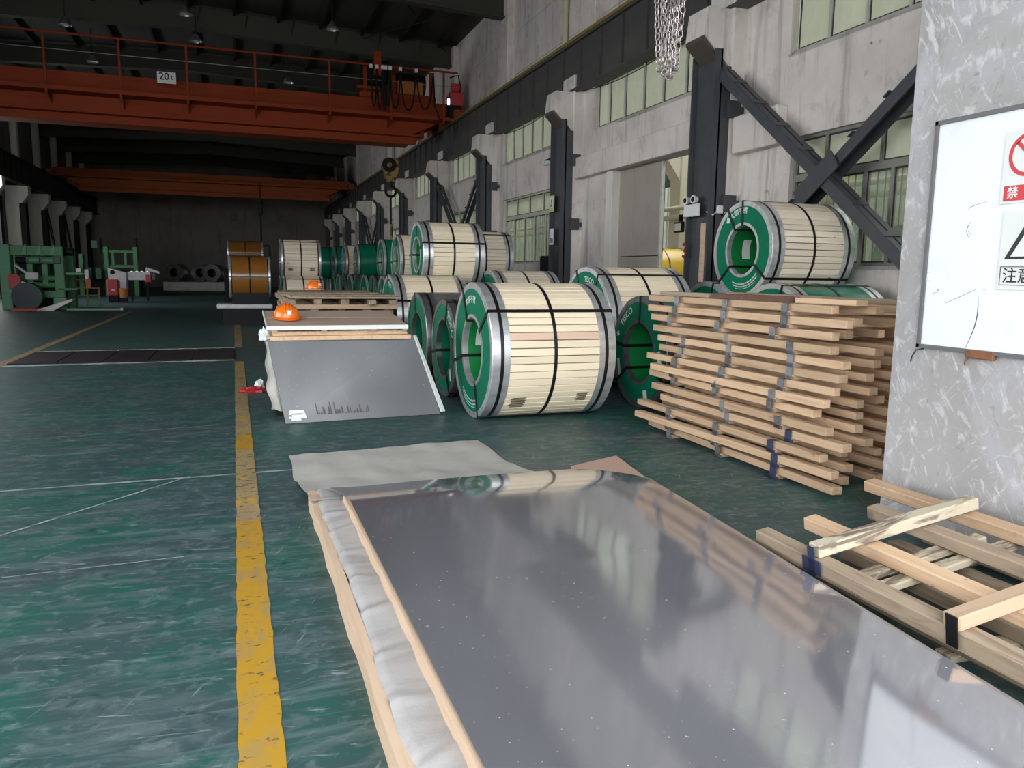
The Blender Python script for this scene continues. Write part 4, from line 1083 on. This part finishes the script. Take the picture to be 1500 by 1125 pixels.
for i, (a, b) in enumerate(zip(xf, xf[1:])):
    dp = (1.25, 1.3, 1.35, 1.2, 1.25, 1.28, 1.2)[i]
    MB().tube([(a+(b-a)*s/14, -.56+.02*(i % 2), 8.28-dp*(1-abs(2*s/14-1)**3)) for s in range(15)], .028, 6).build('cable_loop', M['black'], fc)
    MB().box(a-.05, a+.05, -.60, -.5, 8.24, 8.36).build('cable_carrier', M['paper'], fc)
MB().tube([(6.7, -.55, 8.2), (6.75, -.55, 7.2), (6.95, -.5, 6.75), (7.25, -.3, 6.95), (7.35, 0, 7.4)], .03, 6).build('cable_loop', M['black'], fc)
MB().tube([(7.3, -.5, 8.2), (7.6, -.5, 8.3), (7.72, -.45, 7.9), (7.6, -.4, 7.6)], .025, 6).build('cable_loop', M['black'], fc)
eb = thing('control_box', 'red switch boxes at the wall end of the nearer crane', 'switch box', (7.35, 27.3, 0))
MB().bbox(-.02, .45, 0, .25, 7.3, 7.75, .02).build('box', M['red_paint'], eb); MB().bbox(.05, .40, .02, .2, 7.76, 8.05, .02).build('box', M['red_paint'], eb)
MB().box(-.06, .36, -.03, .4, 6.85, 7.28).build('box_stand', M['black'], eb)
# small lit work lamp on the crane end
lm = bpy.data.materials.new('lit_lamp_tube'); lm.use_nodes = True
lb = lm.node_tree.nodes['Principled BSDF']; lb.inputs['Emission Color'].default_value = (1, .97, .9, 1); lb.inputs['Emission Strength'].default_value = 2.5; M['lit'] = lm
wl = thing('work_lamp', 'small lit lamp tube on the wall end of the nearer crane', 'lamp', (7.24, 27.22, 7.28))
MB().bbox(-.04, .04, -.05, .0, 0, .20, .01).build('tube', M['lit'], wl); MB().box(-.06, .06, 0, .03, -.02, .27).build('back_plate', M['black'], wl)

cr2 = crane('faded orange overhead crane, the far one before the gable', 53.0, -9.9, 7.4, 'red2', 6.05, 7.35, False, ())
t2 = thing('crane_trolley', 'dark winch trolley on the far orange crane', 'trolley', (0, 53, 0))
MB().bbox(2.6, 4.6, -.1, 2.4, 7.36, 7.60, .03).build('trolley_frame', M['black'], t2)
MB().bbox(3.6, 4.4, -.05, .9, 7.6, 8.0, .03).build('motor', M['black'], t2)
hk2 = thing('hook_block', 'far dark hook with spreader bar hanging by the amber coils', 'hook', (1.45, 45, 2.55))
MB().tube([(0, 0, .3), (0, 0, 3.6)], .05, 8).build('hoist_rope', M['black'], hk2)
MB().bbox(-.12, .12, -.1, .1, 1.9, 2.5, .03).build('block', M['black'], hk2)
MB().bbox(-.48, .48, -.05, .05, .20, .30, .01).build('spreader_bar', M['black'], hk2)
for s in (-.42, .42): MB().box(s-.05, s+.05, -.05, .05, -.5, .2).build('arm', M['black'], hk2)

hk = thing('hook_block', 'yellow and black crane hook block hanging in front of the middle columns', 'hook', (5.57, 29.2, 4.53))
MB().prism([(-.22, .50), (-.33, .80), (-.22, 1.10), (.22, 1.10), (.33, .80), (.22, .50), (.11, .24), (-.11, .24)], .34, 'xz', -.17).build('block', M['hook_yellow'], hk)
for s in (-.08, .08): MB().ring([(-.05, .10), (-.05, .26), (.05, .26), (.05, .10)], 20, 'y').build('sheave', M['black'], hk).location = (s, s*2.2, .84)
MB().tube([(0, 0, .28), (0, 0, .11)]+[(.19*math.sin(a), 0, -.09+.19*math.cos(a)) for a in [i*PI/8 for i in range(0, 14)]], .05, 8).build('hook', M['black'], hk, True)
for s in (-.16, .16): MB().tube([(s, 0, 1.05), (s, 0, 3.0)], .016, 6).build('hoist_rope', M['black'], hk)
sl = thing('lifting_sling', 'yellow-brown lifting sling hanging from the middle hook', 'sling', (5.57, 29.2, 2.0))
MB().tube([(0, 0, 2.30), (-.01, .0, 1.35), (.0, 0, 1.05)], .04, 8).build('chain_leg', M['black'], sl)
MB().tube([(0, 0, 1.25), (.03, 0, .65), (0, 0, 0)], .056, 8).build('webbing', M['hook_yellow'], sl)
MB().tube([(.03, 0, 1.45), (-.03, .02, 1.0), (.03, 0, .55)], .022, 6).build('red_tag', M['red_paint'], sl)

# ================================================================== CHAIN SLING NEAR THE CAMERA
def link_mesh():
    a, b, r = .0115, .008, .0045
    pts = [(a*1.35*math.cos(t), 0, (b if math.sin(t) > 0 else -b)+a*1.35*math.sin(t)) for t in [2*PI*i/16+PI/16 for i in range(16)]]
    return MB().tube(pts, r, 6, True).mesh('chain_link', M['chain'], True)
LM = link_mesh()
cs = thing('chain_sling', 'bundle of steel chain strands hanging in the air by the upper windows', 'chain', (2.80, 4.80, 2.80))
rr = random.Random(4)
strands = [(-.118, 0, .16), (-.075, -.02, .13), (-.035, .02, .10), (-.005, -.03, .06), (.02, .03, .10), (.045, -.02, .12), (.075, .02, .10), (.115, 0, .16)]
pt = .038
for i, (sx, sy, zb_) in enumerate(strands):
    n = int((.95-zb_)/pt)
    for k in range(n):
        z = zb_+k*pt; f = min(1, (z-zb_)/.5)
        cx = sx*(.62+.38*f)-.0+.004*rr.uniform(-1, 1)
        link('chain_link', LM, cs, (cx, sy, z), (rr.uniform(-.06, .06), rr.uniform(-.05, .05)+sx*.5, (PI/2 if k % 2 else 0)+rr.uniform(-.15, .15)+i*.4+.3))
for a, b in ((0, 2), (1, 3), (4, 6), (5, 7)):      # bottom bights that join the strands two by two
    xa, xb = strands[a][0]*.62, strands[b][0]*.62; za, zb_ = strands[a][2], strands[b][2]
    m = 5
    for k in range(m):
        u = (k+.5)/m; ang = PI*u
        cx = (xa+xb)/2-(xb-xa)/2*math.cos(ang); z = za+(zb_-za)*u-.055*math.sin(ang)-.015
        link('chain_link', LM, cs, (cx, strands[a][1]+(strands[b][1]-strands[a][1])*u, z), (0 if k % 2 else PI/2, PI/2-ang+PI/2*0, 0))
MB().ring([(-.03, .07), (-.03, .10), (.03, .10), (.03, .07)], 24, 'y').build('master_ring', M['chain'], cs, True).location = (0, 0, 1.0)
MB().tube([(0, 0, 1.08), (0, 0, 6.2)], .016, 8).build('hoist_rope', M['black'], cs)

# ================================================================== HALL LAMPS
for i, (x, y) in enumerate(((-4.67, 28.47), (-.92, 28.84), (-4.61, 33.04), (3.14, 25.8), (2.3, 33.5), (-1.1, 26.0), (-4.2, 38.5), (-.6, 39.5), (3.0, 39.0), (6.2, 38.0))):
    t = thing('bay_lamp', 'unlit bell-shaped hall lamp under the roof, %s' % ('over the nearer crane, far left', 'second along the nearer crane', 'behind the nearer crane on the left', 'right by the roof beam', 'behind the crane at its winch', 'high at the picture top', 'left in the dark roof behind the crane', 'in the dark roof, second from left', 'in the dark roof, third from left', 'in the dark roof near the windowed wall')[i], 'lamp', (x, y, 8.92), 0, 'hall lamps under the roof')
    MB().ring([(0, .20), (.06, .19), (.16, .10), (.24, .06), (.24, .001), (.23, .001), (.15, .085), (.05, .175), (0.005, .19)], 20, 'z').build('shade', M['alu'], t, True)
    MB().ring([(.02, .001), (.03, .12), (.10, .06), (.16, .001)], 16, 'z').build('bulb', M['paper'], t, True)
    MB().tube([(0, 0, .22), (0, 0, zr(x)-8.92)], .018, 6).build('stem', M['purlin'], t)

# ================================================================== DISPLAY BOARD AND SIGNS ON THE PIER
M['frame_grey'] = mat('dull_grey_board_frame', (.14, .138, .14), .5, .3)
wb = thing('display_board', 'big scratched white display board in a grey metal frame on the pier', 'board', (3.748, 3.435, 1.105))
Lb, Hb = 2.3, 1.265
MB().box(-.012, .0, -Lb, 0, 0, Hb).build('panel', M['board_white'], wb)
for a, b, c, d in ((-Lb, 0, -.0, .022), (-Lb, 0, Hb-.022, Hb), (-.02, 0, 0, Hb), (-Lb, -Lb+.02, 0, Hb)):
    MB().box(-.026, -.0, a, b, c, d).build('frame_rail', M['frame_grey'], wb)
def scr(y0, z0, y1, z1, w=.0025, n=8, bow=.02):
    vs = []
    for i in range(n+1):
        u = i/n; y = y0+(y1-y0)*u+bow*math.sin(PI*u); z = z0+(z1-z0)*u
        vs += [(-.0125, y-w/2*(.4+math.sin(PI*u)), z), (-.0125, y+w/2*(.4+math.sin(PI*u)), z+.001)]
    return vs, [(2*i, 2*i+1, 2*i+3, 2*i+2) for i in range(n)]
mb = MB()
for args in ((-.355, .335, -.31, .02, .004, 8, -.03), (-.16, .26, -.35, .345, .0025, 8, 0), (-.35, .345, -.40, .34, .0025, 4, 0), (-.03, .43, -.055, .432, .005), (-.115, .335, -.13, .325, .006), (-.09, .31, -.105, .32, .003), (-.015, .375, -.04, .385, .004), (-.27, .66, -.31, .62, .003), (-.25, .77, -.36, .80, .0035), (-.27, .70, -.275, .61, .003)):
    mb.add(*scr(*args))
mb.build('pen_mark', M['ink'], wb)
bk = thing('wall_bracket', 'rusty iron bracket under the lower edge of the display board', 'bracket', (3.748, 3.09, 1.06))
MB().bbox(-.032, 0, -.15, .02, .02, .065, .004).build('plate', M['rust'], bk)
MB().tube([(-.01, .0, .03), (-.02, .02, .0), (-.01, .03, -.02)], .004, 6).build('nail', M['rust'], bk)
nl = MB().tube([(3.745, 3.40, 1.10), (3.72, 3.43, 1.09), (3.715, 3.45, 1.05), (3.72, 3.46, 1.02)], .004, 6).build('wire_stub', M['ink'], None, label='bent black wire stub below the board corner', cat='wire')
def sign(label, y, z, w, h):
    t = thing('safety_sign', label, 'sign', (3.733, y, z)); MB().box(-.004, 0, -w, 0, 0, h).build('plate', M['paper'], t); return t
XS = -.0055
sg = sign('white safety sign with red prohibition ring and red caption bar', 3.0, 1.885, .27, .36)
def onface(mb, poly): mb.add([(XS, -u, v) for u, v in poly], [tuple(range(len(poly)))])
mb = MB(); n = 40
for i in range(n):
    a, b = 2*PI*i/n, 2*PI*(i+1)/n
    onface(mb, [(.135+r*math.cos(t), .235+r*math.sin(t)) for r, t in ((.108, a), (.108, b), (.088, b), (.088, a))])
onface(mb, [(.135+x, .235+y) for x, y in ((-.072, .058), (-.058, .072), (.072, -.058), (.058, -.072))])
mb.build('prohibition_ring', M['red_ink'], sg)
mb = MB(); onface(mb, [(.018, .012), (.255, .012), (.255, .088), (.018, .088)]); mb.build('caption_bar', M['red_ink'], sg)
mb = MB(); wordmesh(mb, '禁', .062, lambda u, v: (XS-.001, -(u+.068), v+.030), .0012); mb.build('lettering', M['paper'], sg)
s2 = sign('white safety sign with black warning triangle above a caption box', 2.97, 1.45, .29, .40)
mb = MB()
def tri(k): return [(.145-.118*k, .155+.0+.02*(1-k)*2.2), (.145+.118*k, .155+.02*(1-k)*2.2), (.145, .155+.205*k+.02*(1-k)*1.2)]
o_, i_ = tri(1), tri(.72)
for k in range(3):
    l = (k+1) % 3; onface(mb, [o_[k], o_[l], i_[l], i_[k]])
mb.build('warning_triangle', M['ink'], s2)
mb = MB(); x0, x1, z0, z1 = .012, .278, .022, .118
for q in ((x0, z0, x1, z0+.004), (x0, z1-.004, x1, z1), (x0, z0, x0+.004, z1), (x1-.004, z0, x1, z1)): onface(mb, [(q[0], q[1]), (q[2], q[1]), (q[2], q[3]), (q[0], q[3])])
mb.build('caption_frame', M['ink'], s2)
mb = MB(); wordmesh(mb, '注意', .082, lambda u, v: (XS-.0005, -(u+.108), v+.042), .0008); mb.build('lettering', M['ink'], s2)
s3 = sign('white safety sign with blue disc further along the display board', 2.55, 1.80, .27, .36)
mb = MB(); onface(mb, [(.135+.1*math.cos(2*PI*i/32), .22+.1*math.sin(2*PI*i/32)) for i in range(32)]); M['blue_ink'] = mat('blue_sign_ink', (.03, .17, .50), .5); mb.build('blue_disc', M['blue_ink'], s3)
s4 = sign('white safety sign with a second black triangle further along the board', 2.55, 1.40, .27, .36)
mb = MB()
for k in range(3):
    l = (k+1) % 3; onface(mb, [o_[k], o_[l], i_[l], i_[k]])
mb.build('warning_triangle', M['ink'], s4)

# ================================================================== FITTINGS ON THE COLUMNS
el = thing('emergency_light', 'white twin-head emergency light on the dark column by the door', 'lamp', (7.11, 11.60, 2.46))
MB().bbox(0, .05, -.55, -.12, 0, .20, .01).build('case', M['paper'], el)
for yy in (-.20, -.43):
    MB().ring([(-.05, .001), (-.05, .07), (.03, .05), (.05, .001)], 18, 'x').build('lamp_head', M['paper'], el, True).location = (.02, yy, .27)
    MB().ring([(-.054, .001), (-.054, .045), (-.05, .045), (-.05, .001)], 16, 'x').build('lens', M['black'], el).location = (.02, yy, .27)
    MB().box(.01, .03, yy-.015, yy+.015, .18, .24).build('neck', M['black'], el)
sb = thing('socket_box', 'small white socket box right of the emergency light', 'socket', (7.30, 10.818, 2.46))
MB().bbox(.0, .10, -.05, 0, .03, .15, .006).build('case', M['paper'], sb)
MB().tube([(.0, -.02, .06), (-.06, -.01, .0), (-.12, .1, .06)], .008, 6).build('cable', M['paper'], sb)
MB().tube([(.05, -.03, .03), (.1, -.05, .0), (.2, -.06, .05), (.3, -.09, .15)], .012, 6).build('cable', M['black'], sb)
mb = MB(); wordmesh(mb, '3', .34, lambda u, v: (7.157, 11.60-u-.13, v+1.80), .012)
nm = thing('column_number', 'faded red stencilled number low on the dark column by the door', 'number', (7.157, 11.45, 1.8)); link('lettering', mb.mesh('lettering', M['dull_red_ink']), nm, (-7.157, -11.45, -1.8))
mb = MB(); mb.box(7.150, 7.159, 11.32, 11.48, 1.75, 2.15)
rw = MB().bbox(-.012, .0, -.07, .07, 0, .95, .003).build('wood_strip', M['peach'], None, label='scraped wooden strip tied to the dark column by the door', cat='strip'); rw.location = (7.256, 11.08, 1.40)
xs_sign = thing('exit_sign', 'yellow-green exit pictogram sign on the second dark column', 'sign', (7.15, 17.50, 2.95))
M['lime'] = mat('lime_sign_plate', (.50, .55, .20), .5); M['sgreen'] = mat('dark_green_print', (.05, .16, .06), .5)
MB().box(-.01, 0, -.30, 0, 0, .38).build('plate', M['lime'], xs_sign)
MB().box(-.012, -.0105, -.24, -.06, .10, .34).build('pictogram_field', M['paper'], xs_sign)
MB().prism([(-.20, .12), (-.15, .20), (-.19, .25), (-.15, .31), (-.11, .25), (-.14, .20), (-.09, .12)], .001, 'yz', -.0135).build('arrow_figure', M['sgreen'], xs_sign)
nt = thing('notice', 'small torn paper notice lower on the second dark column', 'notice', (7.15, 17.45, 2.18)); MB().box(-.006, 0, -.25, 0, 0, .38).build('sheet', M['paper'], nt)
MB().box(-.007, -.0062, -.22, -.03, .05, .16).build('print_block', M['film'], nt)
dp = thing('drain_pipe', 'pale drain pipe running down the upper wall above the girder', 'pipe', (8.02, 18.8, 6.85)); MB().tube([(0, 0, 0), (0, 0, 2.9)], .075, 12).build('pipe', M['cream'], dp, True)
for z in (.25, 1.5): MB().ring([(z, .088), (z+.05, .088), (z+.05, .07), (z, .07)], 16, 'z').build('collar', M['cream'], dp)
def wire(label, pts, sag, r=.01, n=10):
    mb = MB(); P = []
    for a, b in zip(pts, pts[1:]):
        for i in range(n+(b == pts[-1])):
            u = i/n; p = Vector(a).lerp(Vector(b), u); p.z -= sag*4*u*(1-u); P.append(p)
    mb.tube(P, r, 5); mb.build('sagging_wire', M['black'], None, label=label, cat='wire')
wire('black wire sagging across the second upper window', [(7.5, 16.9, 5.62), (7.5, 11.6, 5.66)], .22)
wire('black wire sagging across the third upper window', [(7.5, 22.9, 5.62), (7.5, 17.6, 5.62)], .22)
wire('black wire sagging across the fourth upper window', [(7.5, 28.9, 5.62), (7.5, 23.7, 5.62)], .22)
wire('thin black wire dropping down the dark column behind the perched coil', [(7.40, 10.76, 2.4), (7.42, 10.72, .3)], .0)
fl = thing('wall_lamp', 'small white bulkhead lamp on the wall under the third upper window', 'lamp', (7.69, 18.9, 4.25)); MB().bbox(-.14, 0, -.16, .16, 0, .10, .03).build('case', M['paper'], fl); MB().box(-.03, 0, -.2, .2, .1, .16).build('bracket', M['black'], fl)
bx = thing('junction_box', 'dark box standing on the sill of the grilled window', 'box', (7.45, 18.2, 1.45)); MB().bbox(0, .24, 0, .62, 0, .50, .02).build('case', M['black'], bx); MB().box(.02, .22, .2, .4, -1.45, 0).build('leg', M['black'], bx)

# next bay: column with corbel, pipes, flood lamp, window
for i, y in enumerate((14.0, 20.2, 26.4)):
    nc = struct('column', MB().bbox(12.2, 12.8, y-.3, y+.3, 0, 9.5, .02).mesh('column', M['cream'])); nc.name = 'column.%03d' % (40+i)
    MB().prism([(11.6, 5.0), (11.6, 5.6), (12.2, 5.6), (12.2, 4.2)], .5, 'xz', y-.25).build('corbel', M['cream'], nc)
for i, (z, x) in enumerate(((3.4, 12.0), (3.15, 12.05))):
    MB().tube([(x, 8, z), (x, 40, z)], .07, 10).build('pipe_run', M['cream'], None, label='cream pipe run in the next bay seen through the door, %s' % ('upper', 'lower')[i], cat='pipe')
fd = thing('flood_lamp', 'black flood lamp on a pipe in the next bay behind the door', 'lamp', (11.9, 19.4, 3.0)); MB().bbox(-.05, .05, -.22, .22, -.3, .0, .02).build('case', M['black'], fd); MB().box(-.056, -.051, -.16, .16, -.25, -.05).build('lens', M['paper'], fd); MB().box(-.02, .1, -.02, .02, -.02, .2).build('arm', M['black'], fd)
dg = thing('dark_hoarding', 'dark green hoarding high in the next bay above the pipes', 'panel', (13.2, 15, 4.3)); MB().bbox(0, .1, 0, 14, 0, 1.6, .02).build('panel', M['mgreen_dark'], dg)
wpn = struct('window_neighbour', None, (18.86, 24.0, 1.6)); MB().box(-.02, .0, 0, 4.5, 0, 2.6).build('pane', M['film'], wpn); MB().box(-.05, .0, -.1, 4.6, 2.6, 2.7).box(-.05, 0, -.1, 4.6, -.1, 0).build('window_frame', M['steel_dark'], wpn)

# ================================================================== GREEN MACHINES ON THE LEFT
gm = thing('levelling_machine', 'big green roller levelling machine on the left edge', 'machine', (-7.5, 31.6, 0))
def pc(name, m, *b, c=.02): return MB().bbox(*b, c).build(name, M[m], gm)
pc('front_post', 'mgreen_light', -.12, .22, -.35, .15, 0, 2.25); pc('post', 'mgreen', 1.50, 1.82, -.2, .3, 0, 2.2); pc('rear_post', 'mgreen', -.1, .25, 1.6, 2.0, 0, 2.2); pc('rear_post', 'mgreen', 1.5, 1.82, 1.6, 2.0, 0, 2.2)
pc('top_beam', 'mgreen', .12, 1.82, -.25, .30, 1.88, 2.22); pc('top_beam', 'mgreen', .12, 1.82, 1.6, 2.0, 1.9, 2.2); pc('cross_head', 'mgreen_dark', 0, 1.8, .3, 1.6, 2.0, 2.15)
for i, x in enumerate((.55, 1.0, 1.42)):
    MB().prism([(x, 1.92), (x+.12, 2.25), (x+.16, 2.25), (x+.16, 1.92)], .5, 'xz', -.30).build('gusset', M['mgreen_light'], gm)
pc('cylinder_row', 'mgreen_dark', .35, 1.75, -.3, .0, 1.62, 1.86); 
for x in (.38, .80, 1.22): MB().ring([(x, .001), (x, .11), (x+.30, .11), (x+.30, .001)], 18, 'x').build('hydraulic_cylinder', M['black' if x < .5 else 'mgreen_light'], gm).location = (0, -.30, 1.72)
for x in (.62, 1.08): pc('inner_post', 'mgreen', x, x+.20, .0, .35, .85, 1.65)
pc('lower_beam', 'mgreen', .3, 1.82, -.3, .25, .42, .66)
for z in (.86, 1.10): MB().ring([(.25, .001), (.25, .11), (1.6, .11), (1.6, .001)], 20, 'x').build('roller', M['mgreen'], gm).location = (0, .1, z)
pc('back_shade', 'black', .2, 1.6, .6, .9, .0, 1.8); pc('foot', 'mgreen_light', 1.45, 1.85, -.35, .2, 0, .42)
pc('side_arm', 'mgreen_light', 1.82, 2.4, -.05, .1, 1.22, 1.32); pc('side_arm', 'mgreen_light', 1.6, 2.2, -.2, -.1, .68, .76)
MB().ring([(-.22, .001), (-.22, .46), (.22, .46), (.22, .001)], 32, 'y').build('dark_drum', M['drum'], gm).location = (.82, -.95, .49)
MB().bar((.42, -.55, 1.55), (.80, -.6, 1.22), .07, .07).bar((.5, -.5, 1.0), (.85, -.55, .85), .06, .06).build('white_arm', M['white_paint'], gm)
pc('white_box', 'white_paint', .72, 1.10, -.72, -.55, 1.06, 1.30, c=.01); pc('red_motor', 'red_paint', .18, .46, -.55, -.25, .72, 1.25); MB().ring([(0, .001), (0, .2), (.1, .2), (.1, .001)], 20, 'y').build('red_wheel', M['red_paint'], gm).location = (.36, -.62, 1.05)
pc('red_base', 'red_paint', .35, 1.4, -1.3, -.6, 0, .10, c=.01)
ct = thing('tin_plate', 'greyish sloping tin plate in front of the green machine foot', 'plate', (-6.4, 30.3, 0)); MB().prism([(0, 0.01), (.05, .06), (1.1, .42), (1.12, .36), (.5, .01)], .5, 'xz', 0).build('plate', M['white_col'], ct)
bar_ = thing('pale_bar', 'long pale green bar lying on the floor beside the green machine', 'bar', (-5.55, 30.6, 0)); MB().bbox(0, 1.75, 0, .10, 0, .08, .01).build('bar', M['mgreen_light'], bar_); MB().bbox(1.70, 1.78, -.02, .12, 0, .10, .01).build('end_block', M['white_paint'], bar_)
rl = thing('guard_rail', 'yellow guard rail with orange panel right of the green machine', 'railing', (-5.95, 34.0, 0))
M['dull_yellow'] = mat('dull_yellow_rail', (.22, .15, .03), .6)
for x, z in ((0, 1.05), (.55, 1.05), (.95, .70)): MB().box(x-.03, x+.03, -.03, .03, 0, z).build('post', M['dull_yellow'], rl)
for z, x1 in ((1.03, .6), (.70, .98), (.42, .98)): MB().box(0, x1, -.02, .02, z-.025, z+.025).build('rail', M['dull_yellow'], rl)
MB().bbox(.52, .70, -.1, -.04, .7, 1.05, .01).build('orange_panel', M['orange_paint'], rl)
cbt = thing('control_cabinet', 'white sloped control cabinet in the left aisle', 'cabinet', (-5.2, 38, 0))
MB().prism([(0, .95), (0, 1.50), (.72, 1.28), (.70, .60), (.45, .60), (.45, .95)], .7, 'xz', 0).build('body', M['white_paint'], cbt)
MB().ring([(-.01, .001), (-.01, .10), (0, .10), (0, .001)], 18, 'y').build('gauge', M['black'], cbt).location = (.18, 0, 1.3)
MB().bbox(.05, .65, .1, .6, 0, .6, .02).build('base', M['black'], cbt)
rb = thing('red_crate', 'red toolbox crate before the white cabinet', 'crate', (-5.18, 37.4, .0)); MB().bbox(0, .42, 0, .4, .30, 1.0, .03).build('body', M['red_paint'], rb); MB().box(.16, .30, -.004, 0, .52, .57).build('mark', M['paper'], rb); MB().box(.03, .39, .03, .37, 0, .3).build('stand', M['black'], rb)
obx = thing('orange_bucket', 'orange bucket right of the red crate', 'bucket', (-4.55, 37.5, 0)); MB().ring([(.22, .001), (.22, .16), (.62, .19), (.62, .17), (.25, .14), (.25, .001)], 18, 'z').build('shell', M['orange_paint'], obx, True); MB().box(-.12, .12, -.12, .12, 0, .22).build('stand', M['black'], obx)
rc_ = thing('roller_table', 'pale roller conveyor reaching from the white cabinet toward the gable', 'conveyor', (-4.6, 39.5, 0))
MB().bbox(0, .95, 0, .12, .95, 1.32, .02).build('side_plate', M['white_paint'], rc_); MB().bbox(0, .95, 2.0, 2.12, .95, 1.32, .02).build('side_plate', M['white_paint'], rc_)
for i in range(4): MB().ring([(.1, .001), (.1, .09), (1.9, .09), (1.9, .001)], 14, 'y').build('roller', M['alu'], rc_).location = (.15+i*.22, 0, 1.28)
for x in (.15, .8): MB().box(x-.04, x+.04, .02, .1, 0, .95).build('leg', M['black'], rc_)
MB().bbox(.75, 1.0, -.3, -.05, .85, 1.2, .03).build('red_motor', M['red_paint'], rc_)
MB().prism([(.7, 1.40), (1.3, 1.25), (1.3, 1.35), (.75, 1.55)], .2, 'xz', .4).build('guide', M['white_paint'], rc_)
g2 = thing('slitting_machine', 'darker green slitting line frame far left behind the cabinet', 'machine', (-8.0, 46, 0))
for x in (.35, 1.55, 2.95): MB().bbox(x, x+.22, 0, .6, 0, 2.6 if x > 1 else 2.2, .02).build('post', M['mgreen'], g2)
for z in (2.28, 1.5): MB().bbox(1.5, 3.2, .1, .5, z, z+.16, .02).build('cross_beam', M['mgreen'], g2)
for x in (1.9, 2.5): MB().bbox(x, x+.14, .1, .4, 1.6, 2.3, .01).build('strut', M['mgreen'], g2)
for x in (.0, .75, 1.2): MB().bbox(x, x+.3, -.6, -.2, .9, 1.5, .03).build('gearbox', M['mgreen_dark'], g2)
MB().bbox(-.2, 3.3, .6, 1.2, 0, 1.4, .02).build('bed', M['black'], g2)
MB().bbox(.25, .6, -.9, -.6, 1.15, 1.45, .02).build('pale_panel', M['white_paint'], g2); MB().bbox(.75, .95, -.9, -.7, .9, 1.4, .02).build('pale_panel', M['white_paint'], g2)
MB().tube([(1.4, .3, 2.2), (1.4, .3, 3.1)], .05, 8).build('mast', M['black'], g2); MB().bbox(1.0, 1.3, .0, .2, 2.5, 2.9, .02).build('reel_box', M['mgreen_dark'], g2); MB().tube([(3.1, .3, 2.4), (3.1, .3, 3.1)], .06, 8).build('mast', M['black'], g2)
for k, yc in enumerate((52.0, 57.0)):
    ld = thing('wall_ladder', 'steel ladder leaning by the whitewashed columns, %s' % ('nearer', 'farther')[k], 'ladder', (-9.6, yc, 0))
    a, b = Vector((-.5, 0, 4.9)), Vector((.15, 0, .0))
    for s in (-.2, .2): MB().bar(a+Vector((0, s, 0)), b+Vector((0, s, 0)), .05, .05).build('rail', M['black'], ld)
    for i in range(1, 14):
        c = a.lerp(b, i/14); MB().bar(c+Vector((0, -.2, 0)), c+Vector((0, .2, 0)), .03, .03).build('rung', M['black'], ld)
bpy.context.view_layer.update()
